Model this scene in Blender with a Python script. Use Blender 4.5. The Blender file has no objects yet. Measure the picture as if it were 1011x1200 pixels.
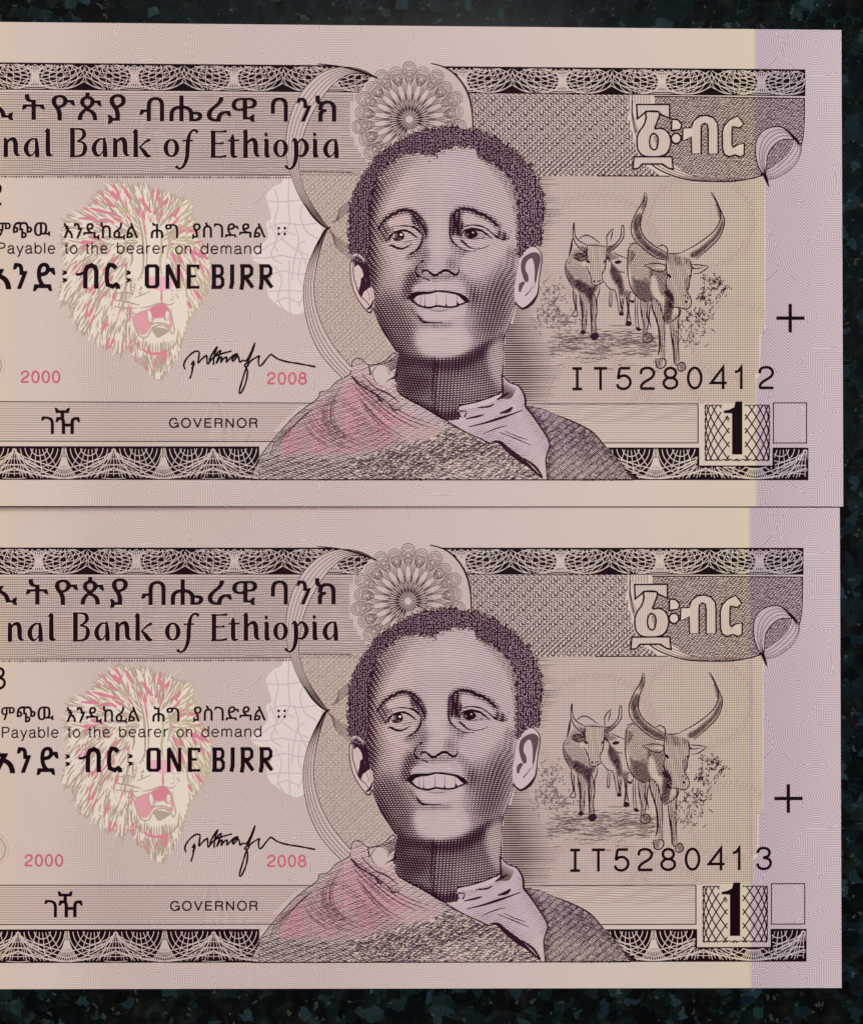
import bpy, math, random
import numpy as np
from mathutils import Euler, Matrix
from mathutils.geometry import tessellate_polygon

SC = bpy.context.scene
COL = SC.collection
RNG = np.random.default_rng(7)
random.seed(7)
MM = 0.001

# ------------------------------------------------------------------ camera
cam = bpy.data.cameras.new("camera")
cam.sensor_fit = 'VERTICAL'
cam.sensor_height = 24.0
cam.lens = 24.0 * 1605.7 / 1200.0
cam.clip_start = 0.01
cam.clip_end = 20.0
camo = bpy.data.objects.new("camera", cam)
COL.objects.link(camo)
tilt = (Matrix.Rotation(0.005746250, 4, 'Y') @ Matrix.Rotation(-0.013313127, 4, 'X'))
camo.matrix_world = tilt.inverted() @ Matrix.Translation((0, 0, 0.200))
SC.camera = camo

# ------------------------------------------------------------------ light
world = bpy.data.worlds.new("World")
SC.world = world
world.use_nodes = True
bg = world.node_tree.nodes["Background"]
bg.inputs[0].default_value = (0.78, 0.84, 1.0, 1)
bg.inputs[1].default_value = 0.10

def area(name, loc, target, size, power, color):
    l = bpy.data.lights.new(name, 'AREA')
    l.shape = 'RECTANGLE'; l.size, l.size_y = size
    l.energy = power; l.color = color
    o = bpy.data.objects.new(name, l); COL.objects.link(o)
    o.location = loc
    d = Matrix.Identity(3)
    from mathutils import Vector
    v = Vector(target) - Vector(loc)
    o.rotation_euler = v.to_track_quat('-Z', 'Y').to_euler()
    return o
area("ceiling_lamp", (-0.04, 0.12, 0.80), (0, 0, 0), (0.34, 0.34), 6.1, (1.0, 0.955, 0.92))
area("added_teal_light", (0.64, 0.34, 0.78), (0.03, 0.02, 0), (0.22, 0.40), 1.5, (0.42, 0.86, 1.0))  # added blue lamp, no known window; strengthens teal gloss on the granite's right
SC.view_settings.view_transform = 'Standard'
SC.view_settings.look = 'None'
SC.view_settings.exposure = 0.0
SC.view_settings.gamma = 1.0

# ------------------------------------------------------------------ materials
def new_mat(name, rough=0.6):
    m = bpy.data.materials.new(name); m.use_nodes = True
    nt = m.node_tree
    b = nt.nodes["Principled BSDF"]
    b.inputs['Roughness'].default_value = rough
    b.inputs['Specular IOR Level'].default_value = 0.25
    return m, nt, b

def N(nt, t, **kw):
    n = nt.nodes.new(t)
    for k, v in kw.items():
        setattr(n, k, v)
    return n

def math_n(nt, op, a, b=None, clamp=False, c=None):
    n = nt.nodes.new('ShaderNodeMath'); n.operation = op; n.use_clamp = clamp
    for i, v in enumerate((a, b, c)):
        if v is None: continue
        if isinstance(v, (int, float)): n.inputs[i].default_value = v
        else: nt.links.new(v, n.inputs[i])
    return n.outputs[0]

def mix_c(nt, f, a, b, blend='MIX'):
    n = nt.nodes.new('ShaderNodeMix'); n.data_type = 'RGBA'; n.blend_type = blend
    for i, v in ((0, f), (6, a), (7, b)):
        if isinstance(v, (int, float)): n.inputs[i].default_value = v
        elif isinstance(v, tuple): n.inputs[i].default_value = (*v, 1)
        else: nt.links.new(v, n.inputs[i])
    return n.outputs[2]

def srgb(r, g, b):
    f = lambda c: (c/255/12.92) if c/255 <= 0.04045 else ((c/255+0.055)/1.055)**2.4
    return (f(r), f(g), f(b))

PXN = 0.0001244   # metres on the note for one art unit

def paper_mat(name, shift):
    """Banknote paper: offset tints (zones across the sheet) and the rippled safety lines."""
    m, nt, b = new_mat(name, 0.62)
    tc = N(nt, 'ShaderNodeTexCoord')
    sep = N(nt, 'ShaderNodeSeparateXYZ'); nt.links.new(tc.outputs['Object'], sep.inputs[0])
    # art units: X right from the left of the picture area, Y down from the top edge
    X = math_n(nt, 'ADD', math_n(nt, 'MULTIPLY', sep.outputs[0], 1/PXN), 985 - shift)
    Y = math_n(nt, 'MULTIPLY', sep.outputs[1], -1/PXN)
    def ramp(src, stops, interp='LINEAR', lo=-140., hi=1000.):
        r = N(nt, 'ShaderNodeValToRGB'); r.color_ramp.interpolation = interp
        nt.links.new(math_n(nt, 'DIVIDE', math_n(nt, 'SUBTRACT', src, lo), hi-lo), r.inputs[0])
        e = r.color_ramp.elements
        while len(e) < len(stops): e.new(0.5)
        for el, (p, c) in zip(e, stops):
            el.position = (p-lo)/(hi-lo); el.color = (*srgb(*c), 1)
        return r.outputs[0]
    base = ramp(X, [(-140, (220, 192, 166)), (-4, (219, 193, 172)), (30, (213, 191, 180)),
                    (380, (213, 192, 182)), (560, (212, 191, 183)), (730, (213, 192, 180)), (830, (213, 193, 177)), (868, (214, 195, 173)),
                    (880.8, (215, 197, 169)), (881.6, (230, 214, 194)), (883.4, (230, 214, 194)), (884.0, (209, 190, 196)),
                    (985, (217, 197, 199))])
    # rippled lines: distance fields in three metrics, joined
    cv = N(nt, 'ShaderNodeCombineXYZ'); nt.links.new(X, cv.inputs[0]); nt.links.new(Y, cv.inputs[1])
    def voro(metric, scale, off):
        v = N(nt, 'ShaderNodeTexVoronoi'); v.voronoi_dimensions = '2D'; v.feature = 'F1'
        v.distance = metric; v.inputs['Scale'].default_value = scale
        v.inputs['Randomness'].default_value = 0.35
        mp = N(nt, 'ShaderNodeVectorMath'); mp.operation = 'ADD'; mp.inputs[1].default_value = (off, off*0.7, 0)
        nt.links.new(cv.outputs[0], mp.inputs[0]); nt.links.new(mp.outputs[0], v.inputs['Vector'])
        return math_n(nt, 'DIVIDE', v.outputs['Distance'], scale)
    d1 = voro('EUCLIDEAN', 1/86., 13); d2 = voro('MANHATTAN', 1/120., 57); d3 = voro('CHEBYCHEV', 1/150., 91)
    dd = math_n(nt, 'MINIMUM', math_n(nt, 'MINIMUM', d1, math_n(nt, 'MULTIPLY', d2, 0.72)), d3)
    wv = math_n(nt, 'SINE', math_n(nt, 'MULTIPLY', dd, 2*math.pi/2.75))
    wv = math_n(nt, 'MULTIPLY_ADD', wv, 0.5, c=0.5)
    # strength: strong in the lilac strip, soft elsewhere, none in the yellow edge zone
    r = N(nt, 'ShaderNodeValToRGB'); r.color_ramp.interpolation = 'LINEAR'
    nt.links.new(math_n(nt, 'DIVIDE', math_n(nt, 'SUBTRACT', X, -140.), 1140.), r.inputs[0])
    e = r.color_ramp.elements
    st = [(-140, .12), (60, .22), (130, .58), (380, .62), (520, .44), (700, .14), (882, .08), (884.5, .90), (985, .70)]
    while len(e) < len(st): e.new(.5)
    for el, (p, v) in zip(e, st): el.position = (p+140)/1140; el.color = (v, v, v, 1)
    amp = math_n(nt, 'MULTIPLY', wv, r.outputs[0])
    col = mix_c(nt, amp, base, mix_c(nt, 1.0, base, (0.50, 0.43, 0.50), 'MULTIPLY'))
    # paper mottling
    nz = N(nt, 'ShaderNodeTexNoise'); nz.inputs['Scale'].default_value = 45.0; nz.inputs['Detail'].default_value = 6
    nt.links.new(tc.outputs['Object'], nz.inputs['Vector'])
    k = math_n(nt, 'MULTIPLY_ADD', nz.outputs[0], 0.12, c=0.93)
    cc = N(nt, 'ShaderNodeCombineColor')
    for i in range(3): nt.links.new(k, cc.inputs[i])
    col = mix_c(nt, 1.0, col, cc.outputs[0], 'MULTIPLY')
    nt.links.new(col, b.inputs['Base Color'])
    # fibres
    nf = N(nt, 'ShaderNodeTexNoise'); nf.inputs['Scale'].default_value = 2600.0; nf.inputs['Detail'].default_value = 3
    nt.links.new(tc.outputs['Object'], nf.inputs['Vector'])
    bp = N(nt, 'ShaderNodeBump'); bp.inputs['Strength'].default_value = 0.25; bp.inputs['Distance'].default_value = 0.00006
    nt.links.new(nf.outputs[0], bp.inputs['Height'])
    # slow undulation of the sheet
    n2 = N(nt, 'ShaderNodeTexNoise'); n2.inputs['Scale'].default_value = 28.0; n2.inputs['Detail'].default_value = 2
    nt.links.new(tc.outputs['Object'], n2.inputs['Vector'])
    b2 = N(nt, 'ShaderNodeBump'); b2.inputs['Strength'].default_value = 0.6; b2.inputs['Distance'].default_value = 0.0036
    nt.links.new(n2.outputs[0], b2.inputs['Height']); nt.links.new(bp.outputs[0], b2.inputs['Normal'])
    nt.links.new(b2.outputs[0], b.inputs['Normal'])
    return m

def ink_mat(name, rgb, rough=0.5, wear=0.07):
    m, nt, b = new_mat(name, rough); b.inputs['Specular IOR Level'].default_value = 0.03
    tc = N(nt, 'ShaderNodeTexCoord')
    nz = N(nt, 'ShaderNodeTexNoise'); nz.inputs['Scale'].default_value = 3500.0; nz.inputs['Detail'].default_value = 4
    nt.links.new(tc.outputs['Object'], nz.inputs['Vector'])
    c = srgb(*rgb); c2 = tuple(min(1, x*(1+wear*(4 if x < .1 else 1.3))) for x in c)
    col = mix_c(nt, math_n(nt, 'MULTIPLY_ADD', nz.outputs[0], 2.2, True, -0.6), c, c2)
    nt.links.new(col, b.inputs['Base Color'])
    return m

M = {
 'paper': paper_mat('banknote_paper', 0.0),
 'paper2': paper_mat('banknote_paper_shifted', -4.0),
 'ink': ink_mat('intaglio_black_ink', (24, 4, 13)),
 'violet': ink_mat('intaglio_violet_ink', (46, 16, 34)),
 'mid': ink_mat('brown_line_ink', (104, 80, 76)),
 'light': ink_mat('pale_brown_line_ink', (162, 134, 128)),
 'lilac': ink_mat('lilac_line_ink', (194, 168, 186)),
 'tan': ink_mat('tan_line_ink', (158, 134, 120)),
 'magenta': ink_mat('magenta_ink', (206, 88, 132)),
 'rose': ink_mat('rose_tint_ink', (224, 182, 186)),
 'red': ink_mat('date_red_ink', (198, 88, 112)),
 'pink': ink_mat('lion_pink_ink', (208, 126, 140)),
 'taupe': ink_mat('lion_taupe_ink', (176, 154, 138)),
 'cream': ink_mat('lion_cream_paper', (232, 214, 200)),
 'strand': ink_mat('hair_strand_tint', (178, 150, 160)),
 'tongue': ink_mat('lion_tongue_tint', (214, 150, 156)),
 'furink': ink_mat('grey_brown_engraving_ink', (92, 68, 74)),
 'bluish': ink_mat('register_pale_tint', (217, 201, 195)),
 'lioncream': ink_mat('lion_ground_tint', (222, 207, 192)),
 'pinklight': ink_mat('lion_nose_tint', (224, 168, 176)),
 'olive': ink_mat('lion_olive_ink', (186, 168, 138)),
 'sand': ink_mat('sand_field_tint', (216, 195, 174)),
 'sandlight': ink_mat('pale_field_tint', (215, 196, 178)),
 'grey': ink_mat('register_grey_line', (194, 174, 174)),
 'black': ink_mat('letterpress_black_ink', (20, 3, 11)),
}

# ------------------------------------------------------------------ drawing helpers
HINV = np.array([[0.12441664300633078, -0.0004893935697650822, -122.57087821912116],
                 [-0.0011842758782453003, 0.1240008025744108, -3.254850866530801],
                 [-1.606785409058052e-05, 8.214770648546217e-06, 1.0]])

def rect(p):
    """measured point -> metres on the flat note (origin: its top right corner)."""
    p = np.asarray(p, float).reshape(-1, 2)
    q = np.c_[p, np.ones(len(p))] @ HINV.T
    q = q[:, :2]/q[:, 2:]
    return np.c_[q[:, 0], -q[:, 1]] * MM

def Z(ox, oy, s):
    """reading helper: coordinates taken from an enlargement."""
    def f(pts):
        out = []
        for p in pts:
            out.append((ox+p[0]/s, oy+p[1]/s) + tuple(v/s for v in p[2:]))
        return out
    return f

def smooth(pts, step=1.0, closed=False):
    """Catmull-Rom through points of any width, resampled to about `step`."""
    P = np.array([tuple(p) for p in pts], float)
    if len(P) < 3 and not closed:
        n = max(2, int(np.hypot(*(P[-1, :2]-P[0, :2]))/step)+1)
        t = np.linspace(0, 1, n)[:, None]
        return P[0]*(1-t)+P[-1]*t
    if closed: Q = np.vstack([P[-1], P, P[0], P[1]])
    else: Q = np.vstack([2*P[0]-P[1], P, 2*P[-1]-P[-2]])
    out = []
    for i in range(1, len(Q)-2):
        a, b, c, d = Q[i-1:i+3]
        n = max(2, int(np.hypot(*(c-b)[:2])/step)+1)
        t = np.linspace(0, 1, n, endpoint=False)[:, None]
        out.append(0.5*((2*b)+(-a+c)*t+(2*a-5*b+4*c-d)*t*t+(-a+3*b-3*c+d)*t**3))
    if not closed: out.append(Q[-2][None])
    R = np.vstack(out)
    if R.shape[1] > 2: R[:, 2:] = np.maximum(R[:, 2:], 0.0)
    return R

_RAST = {}
def inside(poly, x, y):
    """points inside a closed outline; long outlines are looked up in a fine raster"""
    if len(poly) > 24:
        key = id(poly)
        if key not in _RAST:
            P_ = np.asarray(poly, float)[:, :2]; x0, y0 = P_.min(0)-1; x1, y1 = P_.max(0)+1
            gx, gy = np.meshgrid(np.arange(x0, x1, .4), np.arange(y0, y1, .4))
            _RAST[key] = (x0, y0, inside_exact(P_, gx, gy), poly)
        x0, y0, m, _ = _RAST[key]
        i = np.round((np.asarray(x)-x0)/.4).astype(int); j = np.round((np.asarray(y)-y0)/.4).astype(int)
        ok = (i >= 0) & (j >= 0) & (i < m.shape[1]) & (j < m.shape[0])
        return ok & m[np.clip(j, 0, m.shape[0]-1), np.clip(i, 0, m.shape[1]-1)]
    return inside_exact(poly, x, y)
def inside_exact(poly, x, y):
    x = np.asarray(x, float); y = np.asarray(y, float)
    poly = np.asarray(poly, float)[:, :2]
    res = np.zeros(np.shape(x), bool)
    x0, y0 = poly.min(0); x1, y1 = poly.max(0)
    sel = (x >= x0) & (x <= x1) & (y >= y0) & (y <= y1)
    xs, ys = x[sel], y[sel]; r = np.zeros(xs.shape, bool)
    a = poly; b = np.roll(poly, -1, 0)
    for (ax, ay), (bx, by) in zip(a, b):
        if ay == by: continue
        c = ((ay > ys) != (by > ys)) & (xs < (bx-ax)*(ys-ay)/(by-ay)+ax)
        r ^= c
    res[sel] = r
    return res

def blur1(a, s):
    if s <= 0: return a
    r = int(3*s+1); k = np.exp(-0.5*(np.arange(-r, r+1)/s)**2); k /= k.sum()
    for ax in (0, 1):
        p = np.pad(a, [(r, r) if i == ax else (0, 0) for i in (0, 1)], 'edge')
        out = np.zeros_like(a)
        n = a.shape[ax]
        for i, w in enumerate(k):
            out += w*(p[i:i+n, :] if ax == 0 else p[:, i:i+n])
        a = out
    return a

class Tone:
    """a tone plan on the sheet (1 = full ink), read by the engraved lines."""
    def __init__(s, x0, y0, x1, y1, v=0.0):
        s.x0, s.y0 = x0, y0
        s.gx, s.gy = np.meshgrid(np.arange(x0, x1+1), np.arange(y0, y1+1))
        s.a = np.full(s.gx.shape, float(v))
    def mask(s, poly, b=0.):
        return blur1(inside(poly, s.gx, s.gy).astype(float), b)
    def poly(s, pts, v, b=2.0, sm=True):
        if sm: pts = smooth([p[:2] for p in pts], 3, True)
        m = s.mask(pts, b); s.a = s.a*(1-m)+v*m; return s
    def blob(s, cx, cy, rx, ry, v, ang=0., mode='add'):
        c, n = math.cos(math.radians(ang)), math.sin(math.radians(ang))
        dx, dy = s.gx-cx, s.gy-cy
        u, w = (dx*c+dy*n)/rx, (-dx*n+dy*c)/ry
        g = np.exp(-(u*u+w*w))
        s.a = s.a+v*g if mode == 'add' else s.a*(1-g)+v*g
        return s
    def line(s, pts, r, v, b=2.0):
        q = smooth([(p[0], p[1]) for p in pts], 2)
        m = np.zeros_like(s.a)
        for x, y in q[:, :2]:
            m = np.maximum(m, np.clip(1.5-np.hypot(s.gx-x, s.gy-y)/r, 0, 1))
        m = blur1(m, b); s.a = s.a*(1-m)+v*m; return s
    def __call__(s, x, y):
        u = np.clip(x-s.x0, 0, s.a.shape[1]-1.001); w = np.clip(y-s.y0, 0, s.a.shape[0]-1.001)
        i, j = u.astype(int), w.astype(int); fu, fw = u-i, w-j
        a = s.a
        return ((a[j, i]*(1-fu)+a[j, i+1]*fu)*(1-fw)+(a[j+1, i]*(1-fu)+a[j+1, i+1]*fu)*fw)

LAY = 0.00002
ZR = np.random.default_rng(99)

class Ink:
    """collects flat print (filled shapes and ribbons of varying width) for ONE mesh object."""
    def __init__(s):
        s.v, s.f, s.n, s.fm = [], [], 0, []
        s.mats = []
    def _mi(s, mat):
        if mat not in s.mats: s.mats.append(mat)
        return s.mats.index(mat)
    def _add(s, V, z, F, mat):
        # every stroke lies a hair above or below its neighbours, so overlaps never share a plane
        V = rect(V); V = np.c_[V, np.full(len(V), (z+.10*(ZR.random()-.5))*LAY)]
        F = np.asarray(F)+s.n
        s.v.append(V); s.n += len(V)
        s.f.append(F); s.fm.append(np.full(len(F), s._mi(mat)))
    def ribbon(s, pts, mat='ink', z=2, w=None, clip=None, closed=False, minw=0.06, cap=0.0):
        P = np.asarray(pts, float)
        if len(P) < 2: return s
        xy = P[:, :2]
        W = P[:, 2] if w is None else (np.full(len(P), w) if np.isscalar(w) else np.asarray(w))
        if closed: xy = np.vstack([xy, xy[0]]); W = np.append(W, W[0])
        if cap:
            a = xy[0]-xy[1]; b = xy[-1]-xy[-2]
            a = a/(np.hypot(*a)+1e-9); b = b/(np.hypot(*b)+1e-9)
            xy = np.vstack([xy[0]+a*W[0]*cap, xy, xy[-1]+b*W[-1]*cap])
            W = np.concatenate([[W[0]*0.45], W, [W[-1]*0.45]])
        T = np.gradient(xy, axis=0)
        if closed: T[0] = T[-1] = xy[1]-xy[-2]
        T /= (np.hypot(T[:, 0], T[:, 1])[:, None]+1e-9)
        Nn = np.c_[-T[:, 1], T[:, 0]]
        A = xy+Nn*W[:, None]/2; B = xy-Nn*W[:, None]/2
        keep = (np.maximum(W[:-1], W[1:]) > minw)
        if clip is not None:
            c = clip(xy[:, 0], xy[:, 1]); keep &= (c[:-1] & c[1:])
        i = np.nonzero(keep)[0]
        if not len(i): return s
        n = len(xy)
        V = np.vstack([A, B])
        F = np.c_[i, i+n, i+1+n, i+1]
        used = np.unique(F); mp = np.zeros(len(V), int); mp[used] = np.arange(len(used))
        s._add(V[used], z, mp[F], mat)
        return s
    def poly_line(s, pts, mat='ink', z=2, w=1.0):
        """square-cornered strokes, mitred"""
        P = np.asarray(pts, float)[:, :2]
        D = np.diff(P, axis=0); D /= np.hypot(D[:, 0], D[:, 1])[:, None]
        nn = np.c_[-D[:, 1], D[:, 0]]
        mit = [nn[0]]
        for a, b in zip(nn[:-1], nn[1:]):
            m = a+b; L = np.hypot(*m); m = m/(L+1e-9); mit.append(m/max(0.35, float(m@a)))
        mit.append(nn[-1]); mit = np.array(mit)
        n = len(P); V = np.vstack([P+mit*w/2, P-mit*w/2])
        i = np.arange(n-1)
        s._add(V, z, np.c_[i, i+n, i+1+n, i+1], mat); return s
    def fill(s, pts, mat='ink', z=2, holes=()):
        loops = [[(p[0], p[1], 0.) for p in pts]]+[[(p[0], p[1], 0.) for p in h] for h in holes]
        tri = tessellate_polygon(loops)
        V = np.array([q[:2] for l in loops for q in l])
        if len(tri):
            T = np.array(tri)
            a, b, c = V[T[:, 0]], V[T[:, 1]], V[T[:, 2]]
            cr = (b[:, 0]-a[:, 0])*(c[:, 1]-a[:, 1])-(b[:, 1]-a[:, 1])*(c[:, 0]-a[:, 0])
            T = np.where((cr > 0)[:, None], T[:, ::-1], T)
            s._add(V, z, np.c_[T, T[:, 2]], mat)
        return s
    def text(s, body, x0, x1, y0, y1, mat='black', z=4, bold=0.0, nib=1.0, font=None, skew=0.):
        """flat lettering fitted to the measured box x0..x1, y0..y1"""
        c = bpy.data.curves.new('lettering', 'FONT'); c.body = body; c.resolution_u = 3
        o = bpy.data.objects.new('lettering', c); COL.objects.link(o)
        bpy.context.view_layer.update()
        me = bpy.data.meshes.new_from_object(o.evaluated_get(bpy.context.evaluated_depsgraph_get()))
        n = len(me.vertices); co = np.zeros(n*3); me.vertices.foreach_get('co', co); co = co.reshape(-1, 3)[:, :2]
        me.calc_loop_triangles()
        t = np.zeros(len(me.loop_triangles)*3, int); me.loop_triangles.foreach_get('vertices', t); t = t.reshape(-1, 3)
        bpy.data.objects.remove(o); bpy.data.curves.remove(c); bpy.data.meshes.remove(me)
        ed = np.vstack([t[:, [0, 1]], t[:, [1, 2]], t[:, [2, 0]]]); es = np.sort(ed, 1)
        _, inv_, cnt = np.unique(es, axis=0, return_inverse=True, return_counts=True)
        rim = ed[cnt[inv_.ravel()] == 1]
        lo, hi = co.min(0), co.max(0)
        u = (co-lo)/(hi-lo)
        V = np.c_[x0+u[:, 0]*(x1-x0)+skew*u[:, 1], y1-u[:, 1]*(y1-y0)]
        a, b, cc = V[t[:, 0]], V[t[:, 1]], V[t[:, 2]]
        cr = (b[:, 0]-a[:, 0])*(cc[:, 1]-a[:, 1])-(b[:, 1]-a[:, 1])*(cc[:, 0]-a[:, 0])
        t = np.where((cr > 0)[:, None], t[:, ::-1], t)
        s._add(V, z, np.c_[t, t[:, 2]], mat)
        if bold > 0:   # heavier letter: a rim of width `bold` round every contour
            p, q = V[rim[:, 0]], V[rim[:, 1]]; d = q-p; L = np.hypot(d[:, 0], d[:, 1])[:, None]+1e-9; d = d/L
            nn = np.c_[-d[:, 1], d[:, 0]]*bold
            nn[:, 0] *= nib; nn[:, 1] /= nib; e = d*bold*.45
            R_ = np.stack([p-e+nn, p-e-nn, q+e-nn, q+e+nn], 1).reshape(-1, 2)
            s._add(R_, z-.15, np.arange(len(R_)).reshape(-1, 4)[:, ::-1], mat)
        return s
    def build(s, name, parent, kind=None, shift=(0, 0)):
        V = np.vstack(s.v); F = np.vstack(s.f); fm = np.concatenate(s.fm)
        V = V+np.array([shift[0]*PXN, -shift[1]*PXN, 0])
        tri = F[:, 2] == F[:, 3]
        ln = np.where(tri, 3, 4)
        flat = F[np.c_[np.ones((len(F), 3), bool), ~tri]]
        me = bpy.data.meshes.new(name)
        me.vertices.add(len(V)); me.vertices.foreach_set('co', V.astype(np.float32).ravel())
        me.loops.add(len(flat)); me.loops.foreach_set('vertex_index', flat.astype(np.int32))
        st = np.concatenate([[0], np.cumsum(ln)[:-1]]).astype(np.int32)
        me.polygons.add(len(F)); me.polygons.foreach_set('loop_start', st)
        try: me.polygons.foreach_set('loop_total', ln.astype(np.int32))
        except Exception: pass
        for mt in s.mats: me.materials.append(M[mt])
        me.polygons.foreach_set('material_index', fm.astype(np.int32))
        me.update(calc_edges=True)
        o = bpy.data.objects.new(name, me); COL.objects.link(o); o.parent = parent
        if kind: o['kind'] = kind
        return o

note = bpy.data.objects.new("banknote", None); COL.objects.link(note)
note.empty_display_size = 0.01
# ------------------------------------------------------------------ the setting: polished dark granite
def granite():
    m, nt, b = new_mat('dark_labradorite_granite', 0.16)
    b.inputs['Specular IOR Level'].default_value = 0.15
    tc = N(nt, 'ShaderNodeTexCoord')
    def noise(scale, detail, rough=.55, dist=0.):
        n = N(nt, 'ShaderNodeTexNoise'); n.inputs['Scale'].default_value = scale; n.inputs['Detail'].default_value = detail
        n.inputs['Roughness'].default_value = rough; n.inputs['Distortion'].default_value = dist
        nt.links.new(tc.outputs['Object'], n.inputs['Vector']); return n
    # crystals: clouded grains with ragged, interlocking outlines
    wn = noise(700, 3)
    vm = N(nt, 'ShaderNodeVectorMath'); vm.operation = 'SCALE'; vm.inputs['Scale'].default_value = 0.0022
    sb = N(nt, 'ShaderNodeVectorMath'); sb.operation = 'SUBTRACT'; sb.inputs[1].default_value = (0.5, 0.5, 0.5)
    nt.links.new(wn.outputs['Color'], sb.inputs[0]); nt.links.new(sb.outputs[0], vm.inputs[0])
    ad = N(nt, 'ShaderNodeVectorMath'); ad.operation = 'ADD'
    nt.links.new(tc.outputs['Object'], ad.inputs[0]); nt.links.new(vm.outputs[0], ad.inputs[1])
    v2 = N(nt, 'ShaderNodeTexVoronoi'); v2.feature = 'SMOOTH_F1'; v2.inputs['Smoothness'].default_value = .22; v2.inputs['Scale'].default_value = 620
    nt.links.new(ad.outputs[0], v2.inputs['Vector'])
    v3 = N(nt, 'ShaderNodeTexVoronoi'); v3.inputs['Scale'].default_value = 2100; nt.links.new(ad.outputs[0], v3.inputs['Vector'])
    sp2 = N(nt, 'ShaderNodeSeparateColor'); nt.links.new(v2.outputs['Color'], sp2.inputs[0])
    sp3 = N(nt, 'ShaderNodeSeparateColor'); nt.links.new(v3.outputs['Color'], sp3.inputs[0])
    def rampn(src, st):
        r = N(nt, 'ShaderNodeValToRGB'); nt.links.new(src, r.inputs[0]); e = r.color_ramp.elements
        while len(e) < len(st): e.new(.5)
        for el, (p, c) in zip(e, st): el.position = p; el.color = (*c, 1)
        return r.outputs[0]
    n1 = noise(420, 7, .62, .6)
    base = rampn(n1.outputs[0], [(0.30, (0.0008, 0.0007, 0.0009)), (0.46, (0.0016, 0.0014, 0.0017)), (0.56, (0.0036, 0.0034, 0.0032)), (0.66, (0.0080, 0.0074, 0.0068)), (0.80, (0.017, 0.018, 0.017))])
    n2 = noise(190, 4, .6, .4)
    tint = rampn(n2.outputs[0], [(0.36, (1.35, 0.85, 0.80)), (0.46, (1.0, 1.0, 0.9)), (0.54, (0.75, 1.15, 0.85)), (0.66, (0.75, 1.1, 1.2))])
    col = mix_c(nt, 1.0, base, tint, 'MULTIPLY')
    col = mix_c(nt, 1.0, col, rampn(sp2.outputs[0], [(0.2, (.5, .5, .52)), (.5, (.8, .8, .8)), (.8, (1.5, 1.5, 1.4))]), 'MULTIPLY')
    nb = noise(17, 3)
    drift = math_n(nt, 'MULTIPLY_ADD', nb.outputs[0], 6.0, True, -3.0)
    blue = math_n(nt, 'MULTIPLY', math_n(nt, 'MULTIPLY_ADD', sp2.outputs[1], 3.2, True, -1.35), drift)
    col = mix_c(nt, math_n(nt, 'MULTIPLY', blue, 0.65), col, (0.0028, 0.0100, 0.0135))
    fl = math_n(nt, 'GREATER_THAN', sp3.outputs[0], 0.978)
    col = mix_c(nt, math_n(nt, 'MULTIPLY', fl, 0.6), col, (0.045, 0.05, 0.042))
    nt.links.new(col, b.inputs['Base Color'])
    g = N(nt, 'ShaderNodeBsdfGlossy'); g.inputs['Roughness'].default_value = 0.35
    nm = N(nt, 'ShaderNodeVectorMath'); nm.operation = 'SUBTRACT'; nm.inputs[1].default_value = (0.5, 0.5, 0.5)
    nt.links.new(v2.outputs['Color'], nm.inputs[0])
    ns = N(nt, 'ShaderNodeVectorMath'); ns.operation = 'SCALE'; ns.inputs['Scale'].default_value = 0.9
    nt.links.new(nm.outputs[0], ns.inputs[0])
    na = N(nt, 'ShaderNodeVectorMath'); na.operation = 'ADD'; na.inputs[1].default_value = (0, 0, 1)
    nt.links.new(ns.outputs[0], na.inputs[0])
    nn = N(nt, 'ShaderNodeVectorMath'); nn.operation = 'NORMALIZE'; nt.links.new(na.outputs[0], nn.inputs[0])
    nt.links.new(nn.outputs[0], g.inputs['Normal'])
    g.inputs['Color'].default_value = (0.0014, 0.0036, 0.0044, 1)
    ash = N(nt, 'ShaderNodeAddShader')
    out = nt.nodes['Material Output']
    nt.links.new(b.outputs[0], ash.inputs[0]); nt.links.new(g.outputs[0], ash.inputs[1])
    nt.links.new(ash.outputs[0], out.inputs[0])
    return m

def slab():
    import bmesh
    bm = bmesh.new()
    bmesh.ops.create_cube(bm, size=1.0)
    for v in bm.verts: v.co = (v.co.x*0.9, v.co.y*0.6, v.co.z*0.03)
    bmesh.ops.bevel(bm, geom=[e for e in bm.edges], offset=0.003, segments=3, affect='EDGES', profile=0.5)
    me = bpy.data.meshes.new('countertop'); bm.to_mesh(me); bm.free()
    me.materials.append(granite())
    o = bpy.data.objects.new('countertop', me); COL.objects.link(o)
    o.location = (0, 0, -0.015-0.00018); o['kind'] = 'structure'
    o['label'] = 'polished near-black granite countertop with teal crystals'
    return o
slab()

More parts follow.
